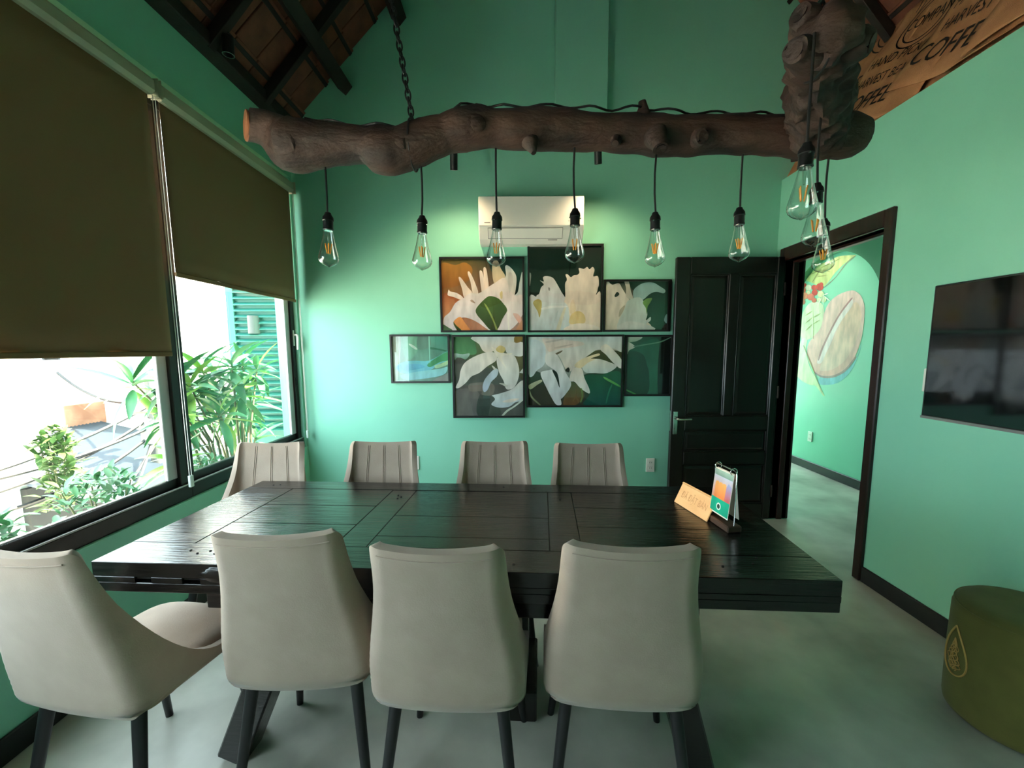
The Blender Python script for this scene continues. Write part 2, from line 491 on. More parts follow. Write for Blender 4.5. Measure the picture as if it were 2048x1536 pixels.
def paint(m, poly, c1, c2, to3d, layer):
    poly = [p for i, p in enumerate(poly) if (p - poly[i-1]).length > 1e-6]
    if len(poly) < 3: return
    ys = [p.y for p in poly]; y0, y1 = min(ys), max(ys)
    a, b = lin(c1), lin(c2)
    base = len(m.v)
    tris = tessellate_polygon([[Vector((p.x, p.y, 0)) for p in poly]])
    m.v += [Vector(to3d(p.x, p.y, layer)) for p in poly]
    for p in poly:
        t = (p.y - y0)/max(1e-6, y1-y0)
        m.c.append(tuple(a[i]*(1-t) + b[i]*t for i in range(3)))
    m.f += [tuple(base+i for i in t) for t in tris]

MURAL = [
 ('shade', [(4.91, 1.119), (4.752, 1.11), (4.567, 1.186), (4.432, 1.318), (4.38, 1.486), (4.397, 1.386), (4.478, 1.202), (4.648, 1.062), (4.863, 1.021), (4.955, 1.039)], (150, 205, 215), (140, 200, 215)),
 ('leafA', [(4.546, 2.377), (4.675, 2.403), (4.802, 2.418), (4.933, 2.397), (5.073, 2.395), (5.22, 2.379), (5.301, 2.316), (5.303, 2.252), (5.2, 2.204), (5.082, 2.155), (4.989, 2.129), (4.908, 2.178), (4.832, 2.248), (4.726, 2.311), (4.624, 2.353)], (226, 230, 166), (206, 214, 146)),
 ('leafAedge', [(4.546, 2.377), (4.625, 2.358), (4.71, 2.302), (4.811, 2.21), (4.906, 2.159), (4.988, 2.117), (4.936, 2.128), (4.825, 2.188), (4.751, 2.246), (4.665, 2.316), (4.58, 2.355)], (150, 165, 140), (140, 155, 135)),
 ('leafB', [(5.174, 1.977), (5.302, 1.886), (5.335, 1.729), (5.304, 1.541), (5.183, 1.538), (5.037, 1.598), (4.962, 1.732), (4.949, 1.855), (5.004, 1.946)], (240, 242, 212), (226, 232, 190)),
 ('leafC', [(5.304, 1.541), (5.364, 1.338), (5.362, 1.133), (5.248, 1.044), (5.083, 1.003), (4.988, 0.998), (4.868, 0.907), (4.836, 0.904), (4.914, 0.991), (4.978, 1.076), (5.083, 1.173), (5.166, 1.302), (5.211, 1.433), (5.203, 1.539)], (236, 240, 212), (214, 222, 176)),
 ('bean', [(4.557, 2.028), (4.663, 2.025), (4.787, 1.994), (4.896, 1.923), (4.952, 1.806), (4.989, 1.659), (5.108, 1.562), (5.184, 1.459), (5.169, 1.328), (5.11, 1.238), (5.025, 1.163), (4.911, 1.125), (4.739, 1.135), (4.57, 1.21), (4.449, 1.34), (4.384, 1.519), (4.369, 1.694), (4.38, 1.848), (4.433, 1.952), (4.496, 2.003)], (250, 208, 204), (240, 180, 172)),
 ('beanlobe', [(4.499, 1.904), (4.609, 1.825), (4.688, 1.691), (4.767, 1.528), (4.852, 1.383), (4.926, 1.257), (4.935, 1.18), (4.746, 1.202), (4.58, 1.303), (4.477, 1.453), (4.413, 1.653), (4.417, 1.807)], (252, 204, 186), (246, 200, 190)),
 ('crease', [(4.555, 1.944), (4.645, 1.874), (4.729, 1.776), (4.814, 1.65), (4.917, 1.494), (4.973, 1.357), (5.0, 1.267), (4.927, 1.269), (4.868, 1.37), (4.797, 1.505), (4.731, 1.646), (4.634, 1.769), (4.54, 1.875)], (255, 230, 232), (250, 216, 218)),
 ('creaseline', [(4.563, 1.95), (4.66, 1.864), (4.744, 1.766), (4.844, 1.615), (4.946, 1.432), (4.986, 1.306), (4.964, 1.306), (4.918, 1.426), (4.818, 1.608), (4.722, 1.758), (4.636, 1.856), (4.55, 1.938)], (196, 140, 140), (190, 136, 136)),
 ('rim', [(5.025, 1.163), (4.911, 1.125), (4.739, 1.135), (4.57, 1.21), (4.449, 1.34), (4.433, 1.329), (4.559, 1.187), (4.736, 1.111), (4.918, 1.105), (5.053, 1.162)], (185, 150, 145), (180, 150, 150)),
 ('berry', [(5.282, 2.184), (5.285, 2.172), (5.296, 2.164), (5.313, 2.161), (5.333, 2.163), (5.352, 2.172), (5.366, 2.184), (5.372, 2.197), (5.369, 2.209), (5.357, 2.218), (5.34, 2.22), (5.32, 2.217), (5.301, 2.209), (5.287, 2.197)], (228, 90, 80), (205, 81, 72)),
 ('berry', [(5.287, 2.126), (5.291, 2.112), (5.304, 2.102), (5.324, 2.098), (5.348, 2.101), (5.371, 2.111), (5.387, 2.125), (5.394, 2.141), (5.391, 2.155), (5.377, 2.165), (5.356, 2.169), (5.332, 2.166), (5.31, 2.156), (5.294, 2.142)], (235, 120, 100), (211, 108, 90)),
 ('berry', [(5.188, 2.145), (5.191, 2.13), (5.205, 2.119), (5.226, 2.115), (5.251, 2.119), (5.274, 2.129), (5.291, 2.144), (5.299, 2.161), (5.295, 2.176), (5.281, 2.186), (5.259, 2.19), (5.234, 2.186), (5.211, 2.176), (5.195, 2.161)], (245, 235, 215), (220, 211, 193)),
 ('berry', [(5.098, 2.132), (5.101, 2.119), (5.113, 2.11), (5.131, 2.106), (5.152, 2.109), (5.172, 2.118), (5.187, 2.131), (5.193, 2.146), (5.19, 2.159), (5.178, 2.168), (5.159, 2.172), (5.138, 2.169), (5.118, 2.16), (5.104, 2.147)], (230, 90, 80), (207, 81, 72)),
 ('berry', [(4.99, 2.123), (4.994, 2.106), (5.01, 2.093), (5.033, 2.088), (5.061, 2.092), (5.088, 2.104), (5.107, 2.121), (5.116, 2.141), (5.111, 2.159), (5.095, 2.171), (5.071, 2.176), (5.043, 2.172), (5.017, 2.16), (4.998, 2.142)], (225, 85, 75), (202, 76, 67)),
 ('berry', [(4.995, 2.155), (4.998, 2.145), (5.006, 2.139), (5.018, 2.136), (5.033, 2.138), (5.047, 2.145), (5.057, 2.154), (5.061, 2.164), (5.059, 2.174), (5.051, 2.18), (5.038, 2.182), (5.023, 2.18), (5.01, 2.174), (5.0, 2.165)], (228, 95, 85), (205, 85, 76)),
 ('berry', [(5.076, 2.073), (5.08, 2.058), (5.093, 2.048), (5.113, 2.044), (5.137, 2.046), (5.159, 2.056), (5.176, 2.071), (5.183, 2.087), (5.179, 2.102), (5.166, 2.112), (5.145, 2.117), (5.121, 2.113), (5.099, 2.104), (5.083, 2.089)], (222, 80, 70), (199, 72, 63)),
 ('berry', [(5.238, 2.055), (5.242, 2.038), (5.258, 2.025), (5.283, 2.02), (5.312, 2.023), (5.339, 2.035), (5.359, 2.052), (5.368, 2.071), (5.363, 2.089), (5.347, 2.102), (5.321, 2.106), (5.292, 2.103), (5.265, 2.091), (5.246, 2.074)], (240, 150, 120), (216, 135, 108)),
 ('berry', [(5.129, 2.029), (5.133, 2.012), (5.148, 2.0), (5.172, 1.995), (5.2, 1.998), (5.226, 2.009), (5.246, 2.025), (5.254, 2.044), (5.25, 2.062), (5.234, 2.074), (5.209, 2.079), (5.181, 2.076), (5.156, 2.064), (5.137, 2.048)], (238, 130, 110), (214, 117, 99)),
 ('berry', [(5.281, 1.989), (5.285, 1.975), (5.298, 1.964), (5.319, 1.96), (5.343, 1.962), (5.365, 1.971), (5.382, 1.985), (5.389, 2.001), (5.385, 2.015), (5.371, 2.026), (5.35, 2.03), (5.326, 2.027), (5.304, 2.018), (5.288, 2.004)], (238, 140, 120), (214, 126, 108)),
 ('berry', [(5.087, 1.987), (5.09, 1.975), (5.1, 1.966), (5.116, 1.963), (5.135, 1.965), (5.152, 1.972), (5.165, 1.983), (5.171, 1.996), (5.168, 2.008), (5.157, 2.016), (5.141, 2.02), (5.122, 2.018), (5.105, 2.01), (5.092, 1.999)], (235, 120, 100), (211, 108, 90)),
 ('berry', [(5.204, 2.09), (5.207, 2.081), (5.214, 2.075), (5.227, 2.073), (5.241, 2.074), (5.254, 2.08), (5.264, 2.088), (5.268, 2.098), (5.266, 2.107), (5.258, 2.113), (5.245, 2.115), (5.231, 2.113), (5.218, 2.108), (5.209, 2.099)], (245, 225, 190), (220, 202, 171)),
 ('berry', [(4.97, 2.041), (4.974, 2.025), (4.987, 2.014), (5.008, 2.01), (5.032, 2.013), (5.055, 2.023), (5.072, 2.038), (5.08, 2.055), (5.076, 2.071), (5.062, 2.082), (5.041, 2.086), (5.016, 2.083), (4.994, 2.073), (4.977, 2.058)], (240, 240, 190), (216, 216, 171)),
 ('berry', [(4.926, 1.975), (4.929, 1.961), (4.94, 1.952), (4.958, 1.947), (4.979, 1.95), (4.998, 1.958), (5.013, 1.971), (5.019, 1.985), (5.016, 1.999), (5.004, 2.009), (4.986, 2.013), (4.965, 2.01), (4.946, 2.002), (4.932, 1.989)], (236, 240, 190), (212, 216, 171)),
 ('berry', [(5.008, 1.984), (5.011, 1.974), (5.02, 1.966), (5.034, 1.963), (5.05, 1.964), (5.066, 1.971), (5.077, 1.981), (5.082, 1.992), (5.08, 2.003), (5.07, 2.011), (5.056, 2.014), (5.039, 2.012), (5.024, 2.005), (5.013, 1.995)], (240, 242, 200), (216, 217, 180)),
 ('line', [(5.178, 2.206), (5.106, 2.274), (5.049, 2.347), (5.123, 2.283), (5.185, 2.209)], (165, 160, 110), (165, 160, 110)),
 ('line', [(5.048, 2.345), (4.883, 2.364), (4.736, 2.393), (4.892, 2.377), (5.051, 2.35)], (165, 160, 110), (165, 160, 110)),
 ('line', [(5.093, 2.254), (5.01, 2.244), (4.932, 2.242), (5.013, 2.254), (5.094, 2.258)], (170, 165, 110), (170, 165, 110)),
 ('line', [(5.119, 2.312), (5.205, 2.311), (5.289, 2.301), (5.199, 2.301), (5.117, 2.308)], (170, 165, 110), (170, 165, 110)),
 ('line', [(5.011, 2.314), (4.948, 2.288), (4.884, 2.269), (4.945, 2.297), (5.01, 2.317)], (170, 165, 110), (170, 165, 110)),
 ('line', [(5.091, 1.536), (5.113, 1.742), (5.152, 1.949), (5.135, 1.743), (5.1, 1.536)], (235, 235, 205), (235, 235, 205)),
 ('line', [(5.137, 1.796), (5.204, 1.765), (5.264, 1.725), (5.193, 1.756), (5.132, 1.793)], (175, 175, 110), (175, 175, 110)),
 ('line', [(5.128, 1.719), (5.195, 1.679), (5.253, 1.632), (5.183, 1.671), (5.123, 1.715)], (175, 175, 110), (175, 175, 110)),
 ('line', [(5.145, 1.874), (5.213, 1.85), (5.274, 1.818), (5.203, 1.841), (5.141, 1.87)], (175, 175, 110), (175, 175, 110)),
 ('line', [(5.118, 1.791), (5.05, 1.809), (4.991, 1.834), (5.058, 1.819), (5.121, 1.795)], (175, 175, 110), (175, 175, 110)),
 ('line', [(5.109, 1.714), (5.051, 1.734), (5.001, 1.76), (5.06, 1.743), (5.112, 1.718)], (175, 175, 110), (175, 175, 110)),
 ('line', [(5.259, 1.472), (5.065, 1.185), (4.869, 0.919), (5.048, 1.19), (5.252, 1.474)], (160, 165, 110), (160, 165, 110)),
 ('line', [(4.98, 2.028), (4.917, 1.981), (4.847, 1.942), (4.906, 1.989), (4.976, 2.031)], (250, 250, 235), (250, 250, 235)),
 ('line', [(4.996, 2.009), (5.033, 1.971), (5.056, 1.927), (5.016, 1.963), (4.99, 2.005)], (250, 250, 235), (250, 250, 235)),
 ('line', [(4.981, 2.03), (4.98, 1.968), (4.964, 1.905), (4.962, 1.966), (4.974, 2.029)], (250, 250, 235), (250, 250, 235)),
 ('line', [(4.985, 2.028), (4.935, 2.031), (4.892, 2.043), (4.943, 2.043), (4.988, 2.033)], (250, 250, 235), (250, 250, 235)),
]

mm = MB(); mm.c = []
for k, (nm, pts, c1, c2) in enumerate(MURAL):
    poly = [Vector(p) for p in pts]
    if nm not in ('line', 'berry'): poly = catmull([p for p in poly], 3)
    paint(mm, poly, c2, c1, lambda a, b, l: (CX - 0.0012 - l*0.00012, a, b), k)
label_part(mm.build('mural', paint_mat, wc, recalc=False), 'painted coffee bean with leaves, red berries and white blossom')

# ------------------------------------------------------------------ roof: deck, tiles, battens, rafters, purlins
roof = thing('ceiling', 'steep open roof of terracotta tiles on dark timber rafters', 'ceiling', (RX, 0, RZ), kind='structure')
def rl_pt(s, y, d=0.0):       # s = distance up the slope from the left eave, d = depth below the tiles
    ca, sa = 1/math.hypot(1, 1.12), 1.12/math.hypot(1, 1.12)
    return Vector((XL-0.15 + s*ca + d*sa, y, roof_l(XL-0.15) + s*sa - d*ca))
def rr_pt(s, y, d=0.0):       # s = distance up the slope from the right eave
    ca, sa = 1/math.hypot(1, 1.12), 1.12/math.hypot(1, 1.12)
    return Vector((2.9 - s*ca - d*sa, y, roof_r(2.9) + s*sa - d*ca))
m = MB()
for pt, e in ((rl_pt, (RX-(XL-0.15))*math.hypot(1, 1.12)), (rr_pt, (2.9-RX)*math.hypot(1, 1.12))):
    a = [pt(0, YF-0.3, -0.06), pt(e+0.05, YF-0.3, -0.06), pt(e+0.05, YB+0.3, -0.06), pt(0, YB+0.3, -0.06)]
    b = [pt(0, YF-0.3, -0.12), pt(e+0.05, YF-0.3, -0.12), pt(e+0.05, YB+0.3, -0.12), pt(0, YB+0.3, -0.12)]
    m.add(a+b, [(0,1,2,3), (7,6,5,4), (0,4,5,1), (1,5,6,2), (2,6,7,3), (3,7,4,0)])
m.build('roof_deck', terracotta, roof)
def plane_mat(pt, s, y):
    ex = (pt(s+1, y)-pt(s, y)); ey = Vector((0, 1, 0)); ez = pt(s, y, -1) - pt(s, y)
    o = pt(s, y)
    return Matrix(((ex.x, ey.x, ez.x, o.x), (ex.y, ey.y, ez.y, o.y), (ex.z, ey.z, ez.z, o.z), (0, 0, 0, 1)))
tile_me = None
def lay_tiles(pt, s0, s1, y0, y1):
    global tile_me
    s = s0; k = 0
    while s < s1:
        y = y0
        while y < y1:
            mt = plane_mat(pt, s, y) @ Matrix.Rotation(R(3.2) * (1 if pt is rl_pt else 1), 4, 'Y')
            if tile_me is None:
                o = MB().cbox(0, 0.34, 0.004, 0.206, 0.0, 0.014, 0.003).build('roof_tile', terracotta, None)
                tile_me = o.data
            else:
                o = bpy.data.objects.new('roof_tile', tile_me); col.objects.link(o)
            o.parent = roof
            o.matrix_basis = PM[roof.name].inverted() @ mt @ Matrix.Translation((0, 0, 0.012 + random.uniform(0, 0.004)))
            y += 0.21
        s += 0.30; k += 1
MB().cbox(XL-0.1, XL+0.10, YF, YB, roof_l(XL)-0.01, roof_l(XL)+0.07, 0.006).build('eave_shade_strip', roof_wood, roof)  # dark strip added in place of the shadow on the eave tiles
lay_tiles(rl_pt, 0.10, 1.75, 1.75, 3.55)
lay_tiles(rr_pt, 0.30, 1.9, 2.1, 3.55)
for s in [0.105 + 0.30*k for k in range(7)]:
    MB().bar(rl_pt(s, YF, -0.002), rl_pt(s, YB+0.02, -0.002), 0.03, 0.022, up=rl_pt(0, 0, -1)-rl_pt(0, 0)).build('batten', roof_wood, roof)
for s in [0.31 + 0.30*k for k in range(6)]:
    MB().bar(rr_pt(s, YF, -0.002), rr_pt(s, YB+0.02, -0.002), 0.03, 0.022, up=rr_pt(0, 0, -1)-rr_pt(0, 0)).build('batten', roof_wood, roof)
for y in (3.18, 2.64, 2.1, 1.56, 1.0, 0.4, -0.2, -0.8, -1.4, -2.0):
    MB().bar(rl_pt(0.27, y, 0.045), rl_pt(3.55, y, 0.045), 0.05, 0.07, up=rl_pt(0, 0, -1)-rl_pt(0, 0)).build('rafter', roof_wood, roof)
    MB().bar(rr_pt(0.05, y-0.02, 0.045), rr_pt(3.45, y-0.02, 0.045), 0.05, 0.07, up=rr_pt(0, 0, -1)-rr_pt(0, 0)).build('rafter', roof_wood, roof)
for s in (0.79, 1.45, 2.3, 3.2):
    MB().bar(rl_pt(s, YF, 0.12), rl_pt(s, YB+0.05, 0.12), 0.085, 0.085, up=rl_pt(0, 0, -1)-rl_pt(0, 0)).build('purlin', roof_wood, roof)
for s in (1.45, 2.4, 3.2):
    MB().bar(rr_pt(s, YF, 0.12), rr_pt(s, YB+0.05, 0.12), 0.085, 0.085, up=rr_pt(0, 0, -1)-rr_pt(0, 0)).build('purlin', roof_wood, roof)

# ------------------------------------------------------------------ windows on the left wall
def window(n, y0, y1, label):
    wv = thing('window_%d' % n, label, 'window', (XL-0.06, y0, ZS), kind='structure')
    x0, x1 = XL-0.10, XL-0.005
    MB().cbox(x0, x1-0.012, y0, y1, ZS+0.002, ZS+0.075, 0.003).build('bottom_track', dark_frame, wv)
    MB().cbox(x0+0.02, x1-0.052, y0, y1, ZS+0.075, ZS+0.125, 0.003).build('bottom_rail', dark_frame, wv)
    MB().cbox(x1-0.02, x1-0.014, y0, y1, ZS+0.075, ZS+0.083, 0.001).build('track_lip', grey_frame, wv)
    MB().cbox(x0, x1-0.03, y0, y1, ZH-0.06, ZH, 0.003).build('top_rail', dark_frame, wv)
    MB().cbox(x0, x1-0.03, y0, y0+0.05, ZS+0.08, ZH-0.06, 0.003).build('post', dark_frame, wv)
    MB().cbox(x0, x1-0.03, y1-0.05, y1, ZS+0.08, ZH-0.06, 0.003).build('post', dark_frame, wv)
    MB().cbox(x0+0.03, x1-0.045, y1-0.115, y1-0.05, ZS+0.125, ZH-0.06, 0.003).build('sash_stile', grey_frame, wv)
    p = MB().cbox(x0+0.045, x0+0.051, y0+0.05, y1-0.1, ZS+0.12, ZH-0.06, 0.001).build('pane', glass_win, wv)
    return wv
w1 = window(1, 2.33, 3.60, 'tall dark-framed window at the picture wall end, with big green plant outside')
w2 = window(2, 0.78, 2.33, 'dark-framed window beside the table showing the bright street')
window(3, -0.6, 0.78, 'dark-framed window level with the camera')
hd = MB().cbox(XL-0.05, XL-0.033, 3.565, 3.588, 1.47, 1.60, 0.003).build('window_handle', plastic_w, w1)
MB().tube([(XL-0.035, 3.576, 1.56), (XL-0.005, 3.576, 1.56), (XL+0.0, 3.57, 1.545), (XL+0.0, 3.562, 1.44)], [0.009, 0.009, 0.01, 0.008], 10).build('lever', plastic_w, hd, 40)
MB().cbox(XL-0.055, XL-0.03, 3.56, 3.59, 1.14, 1.21, 0.004).build('latch', leg_black, w1)

def blind(y0, y1, zb, label):
    b = thing('roller_blind', label, 'blind', (XL+0.02, y0, ZH), group='roller blinds on the window wall')
    xb = XL+0.012
    m = MB()
    m.grid(28, 12, lambda u, v: (xb + 0.004*math.sin(u*21+y0)*v, y0 + (y1-y0)*u, ZH - 0.02 + (zb - ZH + 0.02)*v))
    fabr = m.build('fabric', blind_fab, b, 60)
    sm = fabr.modifiers.new('thickness', 'SOLIDIFY'); sm.thickness = 0.0015
    MB().cbox(xb-0.006, xb+0.006, y0, y1, zb-0.024, zb, 0.004).build('bottom_bar', blind_fab, b)
    MB().cbox(XL-0.005, XL+0.05, y0-0.025, y1+0.025, ZH-0.05, ZH+0.03, 0.018).build('cassette', blind_rail, b)
    for s in (y0-0.03, y1+0.025):
        MB().cbox(XL-0.005, XL+0.054, s, s+0.005, ZH-0.055, ZH+0.034, 0.002).build('end_bracket', blind_rail, b)
    yc_ = y1+0.018
    zl = 0.70
    MB().tube([(xb+0.02, yc_-0.008, ZH-0.05), (xb+0.02, yc_-0.008, zl+0.05), (xb+0.02, yc_, zl+0.02), (xb+0.02, yc_+0.008, zl+0.05), (xb+0.02, yc_+0.008, ZH-0.05)], 0.0018, 6).build('pull_chain', plastic_w, b, 40)
    MB().cbox(xb+0.012, xb+0.028, yc_-0.013, yc_+0.013, zl, zl+0.065, 0.003).build('chain_weight', clear_plastic, b)
    return b
blind(2.318, 3.555, 1.845, 'olive-grey roller blind drawn halfway over the window by the picture wall')
blind(-0.58, 0.76, 1.95, 'added unseen olive-grey roller blind beside the camera, trimming the daylight')  # added out of view, height chosen for the daylight in the room
blind(0.80, 2.245, 1.43, 'olive-grey roller blind drawn lower over the window nearest the camera')

# ------------------------------------------------------------------ burlap coffee sacks lining the gap above the right wall
sk_d = Vector((0.42, 0, 0.83)).normalized()
sk_n = Vector((-0.83, 0, 0.42)).normalized()
def sk_pt(y, t, off=0.0):
    return Vector((XR+0.004, y, 2.772)) + sk_d*t + sk_n*off
def text_polys(body, size):
    cu = bpy.data.curves.new('t', 'FONT'); cu.body = body; cu.size = size; cu.align_x = 'LEFT'
    cu.resolution_u = 3
    o = bpy.data.objects.new('t', cu); col.objects.link(o)
    dg = bpy.context.evaluated_depsgraph_get()
    me = bpy.data.meshes.new_from_object(o.evaluated_get(dg))
    vs = [v.co.copy() for v in me.vertices]; fs = [tuple(p.vertices) for p in me.polygons]
    bpy.data.objects.remove(o); bpy.data.curves.remove(cu); bpy.data.meshes.remove(me)
    return vs, fs
def sack(y0, t0, wd, ht, ang, off, label, lines, ring=None):
    s = thing('coffee_sack', label, 'sack', sk_pt(y0, t0), group='burlap sacks lining the roof edge')
    ca, sa = math.cos(ang), math.sin(ang)
    def loc(a, b, o):      # a to the right when read from the room, b up the cloth
        wob = 0.010*math.sin(a*9+y0*3)*math.cos(b*7) + 0.006*math.sin(b*17+a*5)
        y = y0 - (a*ca - b*sa); t = t0 + a*sa + b*ca
        t = max(t, -0.004)
        return sk_pt(y, t, off + wob + o)
    m = MB().grid(26, 20, lambda u, v: loc(u*wd, v*ht, 0))
    cl = m.build('cloth', burlap, s, 60, recalc=False)
    sm = cl.modifiers.new('thickness', 'SOLIDIFY'); sm.thickness = 0.003; sm.offset = 0
    for body, a, b, size in lines:
        vs, fs = text_polys(body, size)
        mm = MB().add([loc(a+v.x, b+v.y, 0.008) for v in vs], fs)
        mm.build('lettering', ink, s, recalc=False)
    if ring:
        a, b, r = ring
        mm = MB()
        for rr in (r, r*0.8):
            mm.grid(48, 2, lambda u, v: loc(a + 1.35*(rr - 0.008*v)*math.cos(2*math.pi*u), b + (rr - 0.008*v)*math.sin(2*math.pi*u), 0.004))
        mm.build('ring_emblem', ink, s, recalc=False)
    return s
SA = R(-19)
sack(3.66, 0.42, 0.72, 0.9, SA, 0.004, 'burlap coffee sack farthest from the camera, mostly hidden behind the log', [('COFFEE', 0.1, 0.2, 0.15)], (0.38, 0.62, 0.17))
sack(3.30, 0.19, 0.86, 0.78, SA, 0.012, 'burlap sack reading HARVEST BEANS COFFEE beside the log knot', [('COFFEE', 0.03, 0.115, 0.155), ('HARVEST BEANS', 0.03, 0.275, 0.082), ('HAND PICKED', 0.07, 0.385, 0.088), ('COMPANY', 0.2, 0.57, 0.09)], (0.36, 0.60, 0.15))
sack(2.72, 0.155, 0.95, 0.95, R(-21), 0.022, 'burlap sack at the upper right edge with a fold through COFFEE', [('COFFEE', 0.03, 0.115, 0.155), ('HARVEST', 0.09, 0.275, 0.085), ('HAND PICKED', 0.06, 0.385, 0.088), ('COMPANY', 0.2, 0.57, 0.09)], (0.36, 0.60, 0.15))
sack(2.20, -0.01, 0.9, 0.9, R(-8), 0.040, 'plain burlap fold at the far right picture edge covering the sack lettering', [])
# backing strip so that no gap shows above the wall
structure(MB().add([sk_pt(YF, -0.02, -0.02), sk_pt(YB+0.02, -0.02, -0.02), sk_pt(YB+0.02, 1.0, -0.02), sk_pt(YF, 1.0, -0.02),
                    sk_pt(YF, -0.02, -0.03), sk_pt(YB+0.02, -0.02, -0.03), sk_pt(YB+0.02, 1.0, -0.03), sk_pt(YF, 1.0, -0.03)],
                   [(0,1,2,3), (7,6,5,4), (0,4,5,1), (1,5,6,2), (2,6,7,3), (3,7,4,0)]).build('trim_4', burlap), 'brown backing cloth behind the coffee sacks', 'cloth')
# ------------------------------------------------------------------ table
TZ = 0.76
TC = (-0.19, 1.675)
tb = thing('dining_table', 'long black rustic plank table with thick edge and splayed legs', 'table', (TC[0], TC[1], 0), R(-3.4))
TM = PM[tb.name]
HX, HY = 1.163, 0.43
def tw(m):       # local -> world for builder (build() converts back)
    m.v = [TM @ p for p in m.v]; return m
gap = 0.0006
def plank(x0, x1, y0, y1, nm='plank', z1=TZ, z0=TZ-0.05):
    dz = random.uniform(-0.0008, 0.0008)
    return tw(MB().cbox(x0+gap, x1-gap, y0+gap, y1-gap, z0, z1+dz, 0.0016)).build(nm, table_wood, tb)
plank(-HX, HX, -HY, -0.285, 'edge_plank'); plank(-HX, HX, 0.315, HY, 'edge_plank')
plank(-HX, -0.93, -0.285, 0.315, 'cross_plank')
plank(-0.43, -0.315, -0.285, 0.315, 'cross_plank')
plank(0.315, 0.425, -0.285, 0.315, 'cross_plank')
for x0, x1, cuts in ((-0.93, -0.43, (-0.285, -0.10, 0.10, 0.315)), (-0.315, 0.315, (-0.285, -0.195, 0.0, 0.315)), (0.425, HX, (-0.285, -0.08, 0.12, 0.315))):
    for a, b in zip(cuts, cuts[1:]): plank(x0, x1, a, b)
tw(MB().box(-HX+0.01, HX-0.01, -HY+0.01, HY-0.01, TZ-0.06, TZ-0.03)).build('under_board', table_dark, tb)
# thick edge: near beam in pieces with old mortise holes towards the window end
zb, zt_ = TZ-0.10, TZ-0.05
segs = [(-HX, -1.02), (-0.965, -0.86), (-0.80, HX)]
for a, b in segs:
    tw(MB().cbox(a, b, -HY+0.0006, -HY+0.07, zb+0.03, zt_, 0.0012)).build('edge_beam', table_wood, tb)
tw(MB().cbox(-HX, HX, -HY+0.002, -HY+0.07, zb-0.002, zb+0.03, 0.002)).build('edge_batten', table_wood, tb)
tw(MB().cbox(-HX, HX, HY-0.07, HY-0.002, zb, zt_, 0.004)).build('edge_beam', table_wood, tb)
for a, b in ((-HX+0.002, -HX+0.07), (HX-0.07, HX-0.002)):
    tw(MB().cbox(a, b, -HY+0.07, HY-0.07, zb, zt_, 0.004)).build('edge_beam', table_wood, tb)
# charred knot on the near edge
m = MB().grid(14, 9, lambda u, v: (0, 0, 0), True)
m.v = []
for j in range(9):
    for i in range(14):
        u = i/14*2*math.pi; v = j/8*math.pi
        p = Vector((0.10*math.cos(v), -0.022*math.sin(v)*math.cos(u), 0.032*math.sin(v)*math.sin(u)))
        p *= 1 + 0.35*noise.noise(p*40)
        m.v.append(p + Vector((-0.72, -HY+0.012, TZ-0.034)))
tw(m).build('charred_knot', table_wood, tb, 30)
# nail heads and chips
def nail(x, y):
    tw(MB().lathe([(0.004, 0), (0.004, 0.0018), (0.002, 0.0026)], 8, (x, y, TZ))).build('nail_head', table_dark, tb)
for x, y in ((-1.06, 0.36), (-1.03, 0.37), (-0.38, 0.24), (-0.36, 0.22), (-0.37, 0.20), (0.37, 0.22), (0.10, 0.38), (0.25, 0.36), (-0.9, -0.34), (-0.86, -0.36), (-0.83, -0.34), (-0.80, -0.36), (0.07, -0.34), (0.2, -0.38), (0.95, -0.34), (0.85, -0.36), (0.98, -0.3)):
    nail(x, y)
# trestle: long under-beams, splayed legs, central post and foot
for yy in (-0.31, 0.31):
    tw(MB().cbox(-0.85, 0.79, yy-0.045, yy+0.045, 0.56, zb, 0.005)).build('under_beam', table_wood, tb)
tw(MB().cbox(-0.10, 0.10, -0.28, 0.28, 0.58, zb, 0.005)).build('cross_beam', table_wood, tb)
for sx, xt, xbm in ((-1, -0.55, -0.80), (1, 0.66, 0.82)):
    for yy in (-0.33, 0.33):
        tw(MB().bar((xt, yy*0.95, 0.60), (xbm, yy, 0.002), 0.10, 0.105, up=(0, 1, 0), c=0.006)).build('leg', table_wood, tb)
tw(MB().cbox(0.165, 0.235, -0.05, 0.05, 0.06, 0.58, 0.005)).build('centre_post', table_wood, tb)
tw(MB().cbox(0.13, 0.27, -0.16, 0.16, 0.0, 0.13, 0.006)).build('foot', table_wood, tb)

# ------------------------------------------------------------------ chairs
def sstep(t): t = max(0, min(1, t)); return t*t*(3-2*t)
def sh_w(z): return 0.183 + 0.042*sstep((0.84-z)/0.34)
def sh_y(z):
    y = -0.212 - 0.075*max(0.0, (z-0.45)/0.48)**1.15
    if z < 0.46: y += 0.035*((0.46-z)/0.06)**1.6
    return y
def sh_len(z):
    w_, y_, rc = sh_w(z), sh_y(z), 0.055
    yf = 0.085 - 0.36*(max(0.0, z-0.47)/0.46)**0.50
    full = (w_-rc) + rc*math.pi/2
    side = yf - (y_+rc)
    if side >= 0: L_ = full + side
    else: L_ = (w_-rc) + rc*math.acos(max(-1.0, min(1.0, -side/rc)))*1.0 if False else max(w_-rc+0.03, full + side*0.75)
    if z > 0.90: L_ -= 0.026*(1-math.sqrt(max(0.0, 1-((z-0.90)/0.0305)**2)))
    if z < 0.435: L_ = 0.205*((z-0.38)/0.055)**(1/3)
    elif z < 0.47: L_ = 0.205 + (L_-0.205)*((z-0.435)/0.035)**0.8
    return L_
